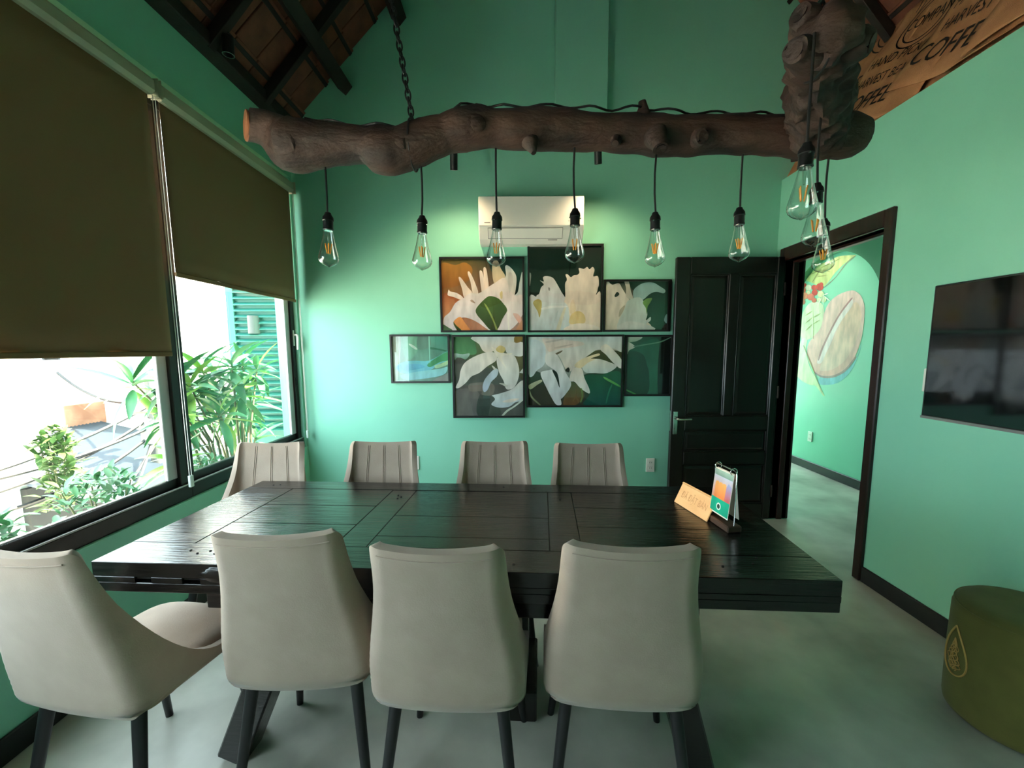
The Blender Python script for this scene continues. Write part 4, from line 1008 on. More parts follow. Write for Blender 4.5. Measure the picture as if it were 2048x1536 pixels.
# ------------------------------------------------------------------ framed pictures
def art_bg(m, x0, x1, z0, z1, tl, tr, bl, br, y, n=10):
    base = len(m.v)
    c = [lin(k) for k in (tl, tr, bl, br)]
    for j in range(n+1):
        for i in range(n+1):
            u, v = i/n, j/n
            m.v.append(Vector((x0+(x1-x0)*u, y, z1+(z0-z1)*v)))
            k = 0.9 + 0.25*noise.noise(Vector((u*4+x0*9, v*4, z0)))
            m.c.append(tuple(max(0, k*((c[0][q]*(1-u)+c[1][q]*u)*(1-v)+(c[2][q]*(1-u)+c[3][q]*u)*v)) for q in range(3)))
    for j in range(n):
        for i in range(n):
            a = base+j*(n+1)+i
            m.f.append((a, a+1, a+n+2, a+n+1))
ART = {
'A': ((105,330,1405,1445), ((120,104,52),(18,50,44),(196,112,60),(206,160,146)), [
 ([(105,400),(330,420),(480,380),(600,470),(560,640),(420,720),(300,760),(150,780),(105,760)],(176,124,52),(150,92,40)),
 ([(900,330),(1405,330),(1405,900),(1100,900),(950,620)],(20,58,50),(20,48,42)),
 ([(105,900),(250,860),(440,940),(330,1020),(200,1180),(105,1240)],(164,86,44),(214,150,104)),
 ([(930,380),(1010,360),(1060,480),(1130,600),(1080,700),(960,720),(920,560)],(214,200,168),(222,196,160)),
 ([(1130,440),(1190,440),(1280,540),(1310,640),(1290,830),(1240,960),(1100,960),(1100,700),(1140,580)],(226,226,218),(232,220,208)),
 ([(1405,540),(1360,680),(1330,840),(1270,910),(1300,1000),(1405,1050)],(214,222,220),(222,224,222)),
 ([(195,870),(215,800),(240,830),(330,850),(420,900),(450,950),(400,960),(300,920),(210,895)],(248,236,226),(246,228,216)),
 ([(380,630),(400,605),(450,660),(520,760),(600,860),(540,930),(460,920),(430,790)],(250,234,220),(246,222,206)),
 ([(525,550),(550,520),(600,600),(650,720),(690,850),(640,900),(600,860),(570,690)],(250,236,222),(246,222,206)),
 ([(715,540),(735,505),(765,540),(800,700),(820,870),(760,880),(735,760)],(250,234,220),(246,222,206)),
 ([(778,480),(805,455),(830,500),(850,640),(860,780),(840,880),(790,800),(785,620)],(248,228,210),(246,222,206)),
 ([(860,760),(960,700),(1120,620),(1200,800),(1280,900),(1405,900),(1405,1200),(1200,1445),(980,1445),(860,1445),(640,1300),(440,1240),(280,1320),(330,1445),(240,1445),(120,1360),(130,1240),(230,1150),(320,1010),(440,940),(560,860),(700,860)],(244,228,218),(236,226,230)),
 ([(280,1310),(390,1230),(470,1330),(540,1420),(540,1445),(400,1445),(330,1380)],(236,160,96),(220,140,80)),
 ([(280,1310),(330,1370),(410,1445),(350,1445),(300,1380)],(90,110,50),(80,100,46)),
 ([(105,1350),(200,1400),(260,1445),(105,1445)],(90,120,80),(80,108,76)),
 ([(560,980),(590,960),(640,1010),(620,1015)],(190,160,140),(180,150,130)),
 ([(1250,1180),(1330,1190),(1390,1270),(1360,1340),(1290,1260)],(236,200,192),(232,170,150)),
 ([(1320,1390),(1405,1290),(1405,1445),(1300,1445)],(214,160,128),(206,140,104)),
 ([(1040,860),(1080,830),(1080,940),(1050,940)],(222,200,140),(222,200,150)),
 ([(1180,560),(1240,560),(1250,700),(1200,860),(1180,800)],(206,200,192),(224,216,208)),
 ([(650,1110),(730,1010),(820,930),(890,905),(1010,940),(1100,1030),(1155,1130),(1080,1260),(990,1440),(880,1440),(760,1310),(660,1190)],(84,116,58),(58,62,32)),
 ([(785,1015),(830,1060),(900,1190),(960,1330),(1000,1440),(970,1440),(930,1320),(870,1190),(800,1060)],(156,178,96),(130,140,74)),
 ([(1160,1180),(1175,1180),(1190,1445),(1170,1445)],(252,246,240),(250,244,236)),
]),
'B': ((125,95,1050,1180), ((18,28,22),(30,44,26),(200,214,216),(240,222,204)), [
 ([(125,95),(1050,95),(1050,700),(125,760)],(18,28,22),(20,46,36)),
 ([(125,440),(145,450),(140,540),(125,600)],(220,224,222),(210,214,212)),
 ([(260,530),(310,545),(300,490),(350,475),(430,500),(490,590),(540,680),(600,780),(560,860),(240,800),(215,730),(250,700),(275,620),(310,580)],(226,222,218),(214,218,220)),
 ([(590,460),(620,455),(660,490),(700,465),(745,460),(770,430),(760,375),(800,380),(830,385),(870,360),(900,390),(940,360),(965,400),(950,480),(1010,480),(1025,580),(1010,660),(990,720),(1050,700),(1050,1180),(600,1180),(560,900),(590,740),(585,580),(610,520)],(230,218,206),(240,222,202)),
 ([(125,740),(240,750),(420,740),(600,830),(640,960),(600,1180),(125,1180)],(218,222,222),(208,220,224)),
 ([(170,820),(230,770),(280,800),(280,900),(255,1010),(230,930)],(190,176,112),(176,160,92)),
 ([(280,890),(400,860),(600,860),(600,880),(420,890),(300,910)],(238,238,236),(232,234,234)),
 ([(640,1080),(680,960),(770,930),(840,980),(850,1080),(720,1100)],(226,200,140),(228,204,150)),
 ([(660,820),(700,780),(730,900),(690,960),(650,940)],(232,212,188),(224,204,170)),
 ([(620,1130),(760,1090),(940,1110),(1050,1150),(1050,1180),(600,1180)],(246,232,222),(240,226,214)),
 ([(370,620),(390,630),(385,665),(370,650)],(150,146,146),(150,146,146)),
 ([(1010,640),(1035,580),(1040,640),(1010,690)],(24,50,40),(24,46,38)),
 ([(470,1180),(560,920),(600,890),(560,1040),(520,1180)],(232,224,200),(222,216,196)),
 ([(400,1180),(470,960),(500,930),(450,1100),(430,1180)],(200,214,218),(206,216,218)),
]),
'C': ((1140,560,1905,1175), ((70,80,70),(26,62,48),(232,214,190),(24,66,48)), [
 ([(1140,560),(1905,560),(1905,1175),(1700,1175),(1500,700),(1300,560)],(24,54,42),(26,74,54)),
 ([(1140,590),(1220,600),(1300,580),(1340,640),(1390,720),(1450,800),(1600,850),(1640,960),(1640,1040),(1700,1175),(1140,1175)],(224,216,204),(234,222,204)),
 ([(1370,560),(1420,560),(1450,680),(1480,780),(1400,760),(1390,640)],(214,206,188),(206,204,190)),
 ([(1480,680),(1540,610),(1620,575),(1720,575),(1800,620),(1870,670),(1850,710),(1760,690),(1680,720),(1600,790),(1500,800)],(150,186,184),(166,198,196)),
 ([(1420,800),(1560,760),(1630,860),(1660,980),(1640,1060),(1700,1010),(1700,1060),(1650,1100),(1690,1175),(1300,1175),(1380,900)],(196,212,204),(216,222,216)),
 ([(1250,740),(1280,690),(1310,720),(1270,755)],(30,40,34),(30,40,34)),
 ([(1600,830),(1640,780),(1710,770),(1690,830),(1660,880),(1650,980),(1640,900)],(120,160,80),(96,150,76)),
 ([(1880,1000),(1905,980),(1905,1090),(1870,1060)],(150,190,190),(140,180,180)),
 ([(1860,1130),(1905,1100),(1905,1175),(1850,1175)],(40,30,26),(40,30,26)),
 ([(1300,1175),(1400,1070),(1600,1090),(1760,1175)],(226,226,220),(218,222,218)),
 ([(1320,920),(1380,860),(1360,940),(1310,1010)],(190,184,160),(196,190,168)),
]),
'D': ((105,90,895,720), ((104,150,130),(80,160,140),(150,200,180),(110,130,124)), [
 ([(105,90),(220,90),(210,400),(160,720),(105,720)],(150,168,150),(178,204,178)),
 ([(250,90),(460,90),(470,270),(350,420),(250,300)],(112,170,140),(116,176,152)),
 ([(480,90),(630,90),(640,240),(470,270)],(96,130,118),(100,140,126)),
 ([(150,520),(250,450),(420,430),(620,430),(860,310),(895,300),(895,420),(760,480),(640,560),(420,600),(220,600)],(100,190,190),(120,190,210)),
 ([(600,480),(760,370),(895,310),(895,420),(780,450),(640,520)],(80,160,110),(74,150,104)),
 ([(150,520),(280,480),(480,480),(560,520),(400,560),(250,570)],(104,178,206),(96,170,196)),
 ([(210,640),(420,590),(650,560),(800,540),(880,520),(860,600),(760,650),(500,690),(300,700)],(140,206,206),(146,204,214)),
 ([(700,500),(800,470),(895,430),(895,480),(800,520),(720,540)],(170,206,160),(160,200,160)),
 ([(640,240),(760,260),(880,290),(870,305),(740,280),(650,270)],(60,120,96),(60,120,96)),
 ([(340,190),(400,210),(460,260),(440,275),(370,230)],(190,214,200),(180,206,196)),
 ([(700,690),(860,620),(895,610),(895,720),(680,720)],(130,140,134),(150,154,150)),
 ([(625,90),(640,90),(640,430),(628,430)],(150,214,190),(130,200,186)),
]),
'E': ((985,90,1930,1200), ((70,110,74),(120,104,60),(104,102,98),(52,66,58)), [
 ([(985,90),(1230,90),(1280,200),(1290,320),(1180,340),(985,330)],(66,108,70),(90,150,104)),
 ([(985,320),(1100,330),(1200,320),(1160,390),(1070,425),(985,400)],(180,206,206),(92,150,106)),
 ([(985,430),(1200,430),(1400,500),(1600,560),(1930,700),(1930,1200),(985,1200)],(84,82,74),(84,92,88)),
 ([(985,850),(1300,850),(1350,1200),(985,1200)],(104,102,98),(112,112,108)),  # grey panels: the window's reflection in the glass, painted into the print
 ([(1330,900),(1500,900),(1600,1080),(1600,1200),(1300,1200)],(70,84,78),(60,76,68)),
 ([(1200,740),(1510,740),(1510,900),(1360,900),(1350,850),(1200,850)],(122,114,108),(120,116,106)),
 ([(1240,90),(1820,90),(1810,160),(1720,200),(1700,260),(1560,280),(1460,310),(1380,280),(1330,190)],(216,222,222),(240,226,212)),
 ([(1720,190),(1930,170),(1930,350),(1800,350),(1700,300)],(230,228,226),(224,224,222)),
 ([(1000,790),(1050,680),(1070,560),(1130,450),(1250,370),(1400,310),(1500,300),(1570,330),(1560,420),(1440,500),(1330,590),(1220,640),(1150,720),(1080,780),(1030,805)],(236,228,218),(222,218,210)),
 ([(1570,400),(1640,350),(1790,340),(1850,430),(1880,580),(1850,720),(1790,810),(1700,820),(1660,700),(1600,580)],(236,230,222),(220,220,214)),
 ([(1390,860),(1370,790),(1400,690),(1470,600),(1550,530),(1590,560),(1570,640),(1490,720),(1440,830)],(196,208,216),(190,204,222)),
 ([(1500,490),(1530,500),(1560,540),(1530,540)],(220,214,206),(210,206,200)),
 ([(1520,930),(1500,910),(1620,880),(1780,820),(1930,700),(1930,960),(1820,1010),(1740,1070),(1600,1085),(1490,1040),(1540,970)],(222,218,208),(196,208,214)),
 ([(1630,1200),(1700,1120),(1800,1060),(1930,960),(1930,985),(1810,1080),(1720,1140),(1660,1200)],(214,220,206),(206,214,200)),
 ([(1600,740),(1660,740),(1720,770),(1700,790),(1640,760)],(210,210,196),(200,204,190)),
 ([(1500,230),(1560,260),(1640,300),(1700,320),(1780,315),(1770,335),(1680,350),(1640,380),(1700,520),(1660,480),(1600,400),(1560,340)],(246,238,222),(240,234,222)),
 ([(1560,260),(1620,210),(1690,250),(1660,310),(1590,300)],(222,202,140),(212,190,116)),
 ([(1820,90),(1920,90),(1900,160),(1820,170)],(160,128,56),(150,120,60)),
 ([(1880,590),(1930,530),(1930,600)],(230,230,226),(220,220,216)),
 ([(1640,1000),(1760,960),(1880,960),(1760,1010)],(236,220,206),(226,214,200)),
]),
'F': ((65,90,1310,1020), ((210,222,222),(228,214,196),(60,56,44),(28,84,70)), [
 ([(65,560),(300,600),(640,700),(820,600),(1310,520),(1310,1020),(65,1020)],(40,60,46),(52,56,44)),
 ([(580,700),(760,740),(820,900),(700,1020),(540,1020),(560,860)],(84,92,58),(120,84,50)),
 ([(820,620),(1060,600),(1180,560),(1310,600),(1310,1020),(820,1020),(900,850)],(32,96,68),(24,84,78)),
 ([(840,330),(1000,270),(1310,300),(1310,500),(1000,480),(860,420)],(80,76,40),(60,72,40)),
 ([(65,90),(1310,90),(1310,290),(1200,250),(1000,260),(880,330),(760,420),(600,560),(460,330),(300,320),(65,400)],(216,224,222),(234,218,206)),
 ([(65,150),(250,170),(300,330),(270,470),(180,540),(120,620),(65,580)],(206,220,226),(214,222,226)),
 ([(250,110),(420,120),(640,140),(780,160),(800,200),(640,230),(480,250),(340,290),(290,200)],(232,220,212),(226,206,194)),
 ([(430,310),(520,270),(500,300),(440,330)],(110,92,70),(104,84,60)),
 ([(300,320),(420,310),(500,420),(560,560),(630,680),(635,760),(580,850),(520,920),(480,930),(480,800),(470,640),(420,540),(300,450)],(232,228,224),(214,218,222)),
 ([(240,560),(330,540),(390,540),(450,660),(490,780),(500,920),(510,1010),(440,1010),(370,900),(290,740),(235,620)],(226,228,228),(222,224,228)),
 ([(385,540),(440,560),(470,640),(485,780),(440,660)],(20,36,30),(24,40,34)),
 ([(640,560),(700,500),(780,520),(820,650),(880,780),(895,850),(860,850),(760,780),(690,700),(620,680)],(240,226,212),(232,228,224)),
 ([(790,480),(900,400),(1010,390),(1140,430),(1250,490),(1120,580),(960,580),(830,570)],(240,232,218),(218,226,222)),
 ([(680,480),(760,400),(880,350),(1000,315),(1015,340),(900,380),(960,390),(860,440),(770,510)],(240,222,188),(234,212,170)),
 ([(1040,220),(1100,190),(1180,250),(1310,400),(1310,520),(1200,440),(1100,330),(1030,270)],(240,230,216),(232,230,226)),
 ([(560,540),(600,500),(620,540),(600,570)],(40,36,30),(44,40,34)),
 ([(70,740),(220,670),(250,690),(180,740),(90,800)],(190,190,160),(170,174,140)),
 ([(1080,630),(1200,690),(1310,760),(1310,780),(1190,720),(1090,660)],(120,190,100),(80,160,80)),
 ([(770,790),(790,800),(800,900),(780,980),(765,970),(785,890)],(110,140,70),(120,140,80)),
 ([(1110,980),(1140,840),(1180,740),(1195,745),(1155,860),(1125,990)],(60,140,110),(50,130,110)),
 ([(80,800),(120,900),(230,1010),(210,1015),(100,910)],(150,160,120),(120,130,100)),
 ([(300,150),(500,120),(520,130),(330,170)],(200,190,186),(206,196,190)),
 ([(420,230),(620,190),(640,200),(450,245)],(200,184,174),(206,190,180)),
]),
'G': ((1420,90,2010,870), ((60,110,86),(14,26,22),(24,56,44),(10,14,13)), [
 ([(1420,180),(1500,200),(1600,180),(1870,150),(1865,870),(1420,870)],(36,92,72),(46,104,82)),
 ([(1420,350),(1500,280),(1640,330),(1700,480),(1730,600),(1710,870),(1420,870)],(26,66,54),(22,54,42)),
 ([(1420,90),(1620,90),(1560,140),(1460,160),(1420,150)],(206,210,196),(170,190,164)),
 ([(1420,160),(1530,220),(1450,270),(1420,330)],(222,220,208),(210,212,200)),
 ([(1870,90),(2010,90),(2010,870),(1858,870)],(10,16,15),(6,9,9)),
 ([(1520,210),(1700,180),(1860,150),(2010,90),(2010,100),(1870,165),(1700,195),(1530,225)],(120,160,136),(90,130,110)),
 ([(1420,800),(1560,865),(1530,870),(1420,820)],(90,170,90),(80,150,80)),
]),
}

FR = dict(A=(-0.629, 0.065, 1.578, 2.183), B=(0.091, 0.708, 1.575, 2.282), C=(0.716, 1.262, 1.577, 1.999), D=(-1.056, -0.559, 1.157, 1.562),
          E=(-0.541, 0.067, 0.86, 1.556), F=(0.081, 0.892, 0.947, 1.553), G=(0.905, 1.301, 1.039, 1.549))
LB = dict(A='framed photo of white coffee blossom over orange background with a green leaf, upper left',
          B='tallest framed photo, white blossom rising against a dark green top',
          C='framed photo of soft white blossom next to the open door, upper row',
          D='small framed photo of a blurred turquoise leaf, far left of the lower row',
          E='framed photo of a five-petalled white flower, grey window reflection painted below',
          F='wide framed photo of hanging white petals over dark green leaves',
          G='framed photo of a dark green leaf partly behind the door, lower right')
for key, (x0, x1, z0, z1) in FR.items():
    p = thing('picture_frame', LB[key], 'picture', ((x0+x1)/2, YB, z0), 0, 'framed coffee flower photographs')
    t = 0.016; yf = YB-0.026
    m = MB()
    o = [(x0, z0), (x1, z0), (x1, z1), (x0, z1)]
    i = [(x0+t, z0+t), (x1-t, z0+t), (x1-t, z1-t), (x0+t, z1-t)]
    m.add([(a, YB-0.001, b) for a, b in o] + [(a, yf, b) for a, b in o] + [(a, yf, b) for a, b in i] + [(a, YB-0.001, b) for a, b in i],
          sum([[(k, (k+1) % 4, 4+(k+1) % 4, 4+k), (4+k, 4+(k+1) % 4, 8+(k+1) % 4, 8+k), (8+k, 8+(k+1) % 4, 12+(k+1) % 4, 12+k), (12+k, 12+(k+1) % 4, (k+1) % 4, k)] for k in range(4)], []))
    m.build('frame', plastic_b, p)
    cb, bgc, shapes = ART[key]
    m = MB(); m.c = []
    ix0, ix1, iz0, iz1 = x0+t, x1-t, z0+t, z1-t
    art_bg(m, ix0, ix1, iz0, iz1, *bgc, YB-0.012)
    for k, (pts, c1, c2) in enumerate(shapes):
        q = [Vector((ix0+(ix1-ix0)*(a-cb[0])/(cb[2]-cb[0]), iz1+(iz0-iz1)*(b_-cb[1])/(cb[3]-cb[1]))) for a, b_ in pts]
        if len(q) > 3: q = catmull(q, 4)
        q = clip(q, ix0, ix1, iz0, iz1)
        if q: paint(m, q, c2, c1, lambda a, b_, l: (a, YB-0.0122-l*0.00015, b_), k)
    m.build('photo_print', print_mat, p, recalc=False)
    MB().cbox(ix0-0.002, ix1+0.002, YB-0.021, YB-0.019, iz0-0.002, iz1+0.002, 0.0005).build('glass', glass_pic, p)
    if key == 'C':
        MB().cbox(x1, x1+0.012, YB-0.02, YB-0.001, z0, z1, 0.002).build('frame_back', plastic_b, p)
# ------------------------------------------------------------------ things on the table
sg = thing('table_sign', 'pale wooden tent-shaped reserved sign at the door end of the table', 'sign', (0.755, 1.73, TZ), R(-79))
SM = PM[sg.name]
def sgw(m): m.v = [SM @ p for p in m.v]; return m
# local: x along the sign (towards the camera = +x), y to the right-hand back, z up
hw, hh, dp = 0.115, 0.088, 0.042
lean = Matrix.Rotation(math.atan2(dp, hh), 4, 'X')
sgw(MB().cbox(-hw, hw, 0, 0.006, 0, 0.0975, 0.0015, Matrix.Translation((0, -dp, 0.002)) @ Matrix.Rotation(-math.atan2(dp, hh), 4, 'X'))).build('front_board', ply, sg)
sgw(MB().cbox(-hw, hw, -0.006, 0.0, 0, 0.0975, 0.0015, Matrix.Translation((0, dp, 0.002)) @ Matrix.Rotation(math.atan2(dp, hh), 4, 'X'))).build('back_board', ply, sg)
vs, fs = text_polys('ĐÃ ĐẶT BÀN', 0.040)
xm = max(v.x for v in vs)
fm = Matrix.Translation((0, -dp, 0.002)) @ Matrix.Rotation(-math.atan2(dp, hh), 4, 'X')
sgw(MB().add([fm @ Vector((v.x*0.175/xm - 0.0875, -0.0006, 0.034 + v.y)) for v in vs], fs)).build('engraved_lettering', M('burnt_letter', (190, 142, 96), 0.7), sg, recalc=False)

mn = thing('menu_stand', 'small menu stand with wooden foot, wire frame and drink leaflets', 'menu stand', (0.785, 1.575, TZ), R(-83))
MM = PM[mn.name]
def mw(m): m.v = [MM @ p for p in m.v]; return m
mw(MB().cbox(-0.072, 0.072, -0.028, 0.028, 0.001, 0.026, 0.004)).build('wooden_foot', walnut, mn)
mw(MB().tube([(-0.066, 0, 0.02), (-0.066, 0, 0.215), (-0.062, 0, 0.226), (-0.05, 0, 0.230), (0.05, 0, 0.230), (0.062, 0, 0.226), (0.066, 0, 0.215), (0.066, 0, 0.02)], 0.0025, 8)).build('wire_frame', chrome, mn, 40)
for x in (-0.048, 0.048):
    mw(MB().tube([(x + 0.0*t, 0.013*math.cos(t), 0.224 + 0.013*math.sin(t)) for t in [2*math.pi*k/16 for k in range(16)]], 0.0017, 6, closed=True)).build('binder_ring', chrome, mn, 40)
def leaflet(y0, y1, nm, shapes, flip=1):
    base = mw(MB().add([(-0.058, y0, 0.216), (0.058, y0, 0.216), (0.058, y1, 0.045), (-0.058, y1, 0.045),
                     (-0.058, y0+0.0008*flip, 0.216), (0.058, y0+0.0008*flip, 0.216), (0.058, y1+0.0008*flip, 0.045), (-0.058, y1+0.0008*flip, 0.045)],
                    [(0,1,2,3), (7,6,5,4), (0,4,5,1), (1,5,6,2), (2,6,7,3), (3,7,4,0)])).build(nm, plastic_w, mn)
    m = MB(); m.c = []
    def to3(a, b, l):
        t = (0.216-b)/(0.171)
        return MM @ Vector((a, y0 + (y1-y0)*t - flip*(0.0006 + l*0.00012), b))
    for k, (pts, c1, c2) in enumerate(shapes): paint(m, [Vector(p) for p in pts], c2, c1, to3, k)
    m.build('leaflet_print', print_mat, base, recalc=False)
shp = [([(-0.056, 0.05), (0.056, 0.05), (0.056, 0.105), (-0.056, 0.105)], (20, 176, 142), (14, 160, 130)),
       ([(-0.056, 0.105), (0.056, 0.105), (0.056, 0.19), (-0.056, 0.19)], (190, 196, 214), (226, 150, 120)),
       ([(0.02, 0.105), (0.056, 0.105), (0.056, 0.165), (0.035, 0.175), (0.02, 0.15)], (150, 170, 216), (206, 96, 90)),
       ([(-0.056, 0.19), (0.056, 0.19), (0.056, 0.212), (-0.056, 0.212)], (160, 190, 176), (120, 150, 138))]
for x in (-0.03, -0.008, 0.014):
    shp.append(([(x-0.012, 0.105), (x+0.009, 0.105), (x+0.012, 0.16), (x+0.006, 0.168), (x-0.008, 0.168), (x-0.014, 0.16)], (244, 176, 104), (226, 128, 70)))
shp.append(([(-0.004+0.014*math.cos(t), 0.076+0.014*math.sin(t)) for t in [2*math.pi*k/18 for k in range(18)]], (226, 236, 230), (206, 226, 220)))
shp.append(([(-0.004+0.009*math.cos(t), 0.076+0.009*math.sin(t)) for t in [2*math.pi*k/18 for k in range(18)]], (40, 70, 64), (30, 60, 54)))
leaflet(-0.004, -0.022, 'leaflet', shp)
leaflet(0.004, 0.024, 'leaflet', [([(-0.056, 0.05), (0.056, 0.05), (0.056, 0.205), (-0.056, 0.205)], (20, 176, 142), (14, 160, 130))], -1)

# ------------------------------------------------------------------ pouf
pf = thing('pouf', 'olive green round fabric pouf with a gold teardrop emblem', 'pouf', (1.915, 1.50, 0))
rp = 0.205; hp = 0.455
prof = [(rp-0.012, 0.004), (rp-0.003, 0.012), (rp, 0.03), (rp+0.003, 0.2), (rp+0.001, hp-0.04), (rp-0.006, hp-0.018), (rp-0.022, hp-0.004), (rp-0.06, hp+0.002), (0.06, hp+0.006), (0.0, hp+0.006)]
MB().lathe(prof, 64, (1.915, 1.50, 0)).build('upholstery', olive, pf, 50)
MB().tube([(1.915 + (rp-0.006)*math.cos(t), 1.50+(rp-0.006)*math.sin(t), hp-0.018) for t in [2*math.pi*k/64 for k in range(64)]], 0.003, 6, closed=True).build('top_piping', olive, pf, 40)
MB().lathe([(rp-0.02, 0.0), (rp-0.02, 0.006)], 40, (1.915, 1.50, 0)).build('base', black_base, pf, 40)
def pouf_pt(a, z, off=0.0025):  # a metres around the side from the emblem axis
    t = EA + a/rp
    return Vector((1.915 + (rp+0.003+off)*math.cos(t), 1.50 + (rp+0.003+off)*math.sin(t), z))
EA = R(163)
drop = []
for k in range(40):
    t = 2*math.pi*k/40
    r_ = 0.078*math.sin(t)*math.sin(t/2)**1.1
    drop.append((r_*1.0, 0.255 + 0.10*math.cos(t)))
em = MB().tube([pouf_pt(a, z) for a, z in drop], 0.0032, 6, closed=True).build('emblem_outline', gold, pf, 40)
m = MB()
for k in range(7):
    pts = []
    for j in range(24):
        v = j/23
        z = 0.175 + 0.13*v
        wdt = 0.058*(1-v)**0.8*min(1.0, 0.25+v*4)
        a = wdt*math.sin(v*9 + k*1.3)*(0.3+0.1*k)
        pts.append(pouf_pt(a, z, 0.002))
    m.tube(pts, 0.0018, 5)
m.build('emblem_filigree', gold, em, 40)

# ------------------------------------------------------------------ cable loop under the table
cb = []
for k in range(30):
    t = k/29
    cb.append((-0.60 + 0.42*t, 1.52 + 0.03*math.sin(t*6), 0.60 - 0.50*math.sin(math.pi*t)**0.75 + 0.0*t))
tag(MB().tube(catmull(cb, 1)[:-1] if False else cb, 0.005, 8).build('power_cable', cable_m, None, 60), 'black power cable drooping below the table between two chairs', 'cable')

# ------------------------------------------------------------------ spot lamps
warm = (1.0, 0.76, 0.46)
def spot_lamp(loc, target, label, power, ang=70, blend=0.5, rod=None, size=0.02, length=0.13, rad=0.026, colr=warm):
    o = thing('spot_lamp', label, 'spotlight', loc, 0, 'black cylinder spotlights')
    loc = Vector(loc); d = (Vector(target)-loc).normalized()
    q = d.to_track_quat('-Z', 'Y').to_matrix().to_4x4()
    mt = Matrix.Translation(loc) @ q
    m = MB().lathe([(rad*0.8, length), (rad, length-0.004), (rad, 0.0), (rad*0.86, 0.0), (rad*0.8, 0.02)], 24)
    m.v = [mt @ p for p in m.v]; m.build('barrel', leg_black, o, 40)
    m = MB().lathe([(rad*0.8, 0.016), (rad*0.8, 0.019)], 20); m.v = [mt @ p for p in m.v]
    m.build('lens', emit('lamp_lens', (255, 226, 180), 6.0) if power else chrome, o, 40)
    m = MB().tube([(rad*math.cos(t), rad*math.sin(t), 0.001) for t in [2*math.pi*k/24 for k in range(24)]], 0.0018, 6, closed=True); m.v = [mt @ p for p in m.v]
    m.build('rim', chrome, o, 40)
    if rod is not None:
        top = mt @ Vector((0, 0, length))
        MB().tube([top, (Vector(rod)+top)/2, Vector(rod)], 0.006, 8).build('arm', leg_black, o, 40)
        MB().lathe([(0.03, 0), (0.03, 0.012), (0.012, 0.02)], 16, rod, Matrix.Rotation(R(90) if abs(rod[1]-3.612) < 0.01 else R(180), 4, 'X')).build('rose', leg_black, o, 40)
    if not power: return o
    l = bpy.data.lights.new('spot_light', 'SPOT'); l.energy = power; l.color = colr
    l.spot_size = R(ang); l.spot_blend = blend; l.shadow_soft_size = size
    lo = bpy.data.objects.new('spot_light', l); col.objects.link(lo)
    lo.parent = o
    lo.matrix_basis = PM[o.name].inverted() @ (Matrix.Translation(loc - d*(-0.004)) @ q)
    return o
spot_lamp((-0.435, 3.18, 2.68), (-0.52, 3.63, 1.45), 'black cylinder spotlight over the left pictures', 15, 125, 1.0, (-0.435, 3.612, 3.04))
spot_lamp((0.575, 3.18, 2.715), (0.72, 3.63, 1.45), 'black cylinder spotlight over the right pictures', 15, 125, 1.0, (0.575, 3.612, 3.06))
spot_lamp((-1.63, 2.66, 3.10), (-1.70, 2.70, 2.0), 'black spotlight with a bright chrome rim under the left roof slope', 0, 60, 0.5, (-1.60, 2.66, 3.33), rad=0.03, length=0.10)
spot_lamp((-0.2, 0.8, 3.2), (0.755, 1.72, 0.8), 'added unseen black spotlight above the camera, brightening the table sign', 130, 9, 0.6, (-0.2, 0.8, roof_l(-0.2)-0.15))  # unseen lamp added to brighten the sign
spot_lamp((2.85, 4.75, 2.70), (3.46, 4.85, 1.5), 'added unseen black downlight brightening the corridor mural', 16, 100, 0.7, None, length=0.045, colr=(1.0, 0.9, 0.74))  # unseen lamp added to light the mural from above

# ------------------------------------------------------------------ outside the windows
structure(MB().box(-60, -2.6, -40, 60, -4.2, -4.0).build('ground', street), 'pale street far below the windows', 'street')
pl = thing('planter_box', 'low concrete planter ledge outside the windows', 'planter', (-2.3, 1.5, 0))
MB().cbox(-2.62, -1.98, 0.4, 4.3, -0.2, 0.22, 0.01).build('trough', street, pl)
MB().box(-2.58, -2.02, 0.45, 4.25, 0.22, 0.24).build('soil', stem_m, pl)
# teal louvred shutter on the return wall
sh = thing('louvred_shutter', 'teal louvred wall panel seen through the window', 'shutter', (-2.6, 4.5, 0.2))
MB().box(-3.0, -1.98, 4.53, 4.60, 0.2, 3.3).build('backing', teal, sh)
for a, b in ((-2.96, -2.90), (-2.42, -2.34)):
    MB().cbox(a, b, 4.49, 4.53, 0.2, 3.3, 0.004).build('stile', teal, sh)
sl = None
for k in range(30):
    z = 0.62 + k*0.062
    if sl is None:
        o = MB().cbox(-0.24, 0.24, -0.022, 0.006, -0.005, 0.005, 0.002).build('slat', teal, None); sl = o.data
    else:
        o = bpy.data.objects.new('slat', sl); col.objects.link(o)
    o.parent = sh
    o.matrix_basis = PM[sh.name].inverted() @ Matrix.Translation((-2.66, 4.51, z)) @ Matrix.Rotation(R(32), 4, 'X') @ Matrix.Scale(2.1, 4, (0, 1, 0))
wl = thing('wall_lamp', 'grey half-round wall lamp on the teal shutter', 'lamp', (-2.70, 4.49, 1.60))
MB().prism([(-2.70 + 0.058*math.cos(R(180+k*15)), 4.485 + 0.058*math.sin(R(180+k*15))) for k in range(13)], 'z', 1.61, 1.79).build('shade', lamp_grey, wl, 30)
MB().cbox(-2.74, -2.66, 4.485, 4.50, 1.62, 1.78, 0.003).build('back_plate', plastic_g, wl)

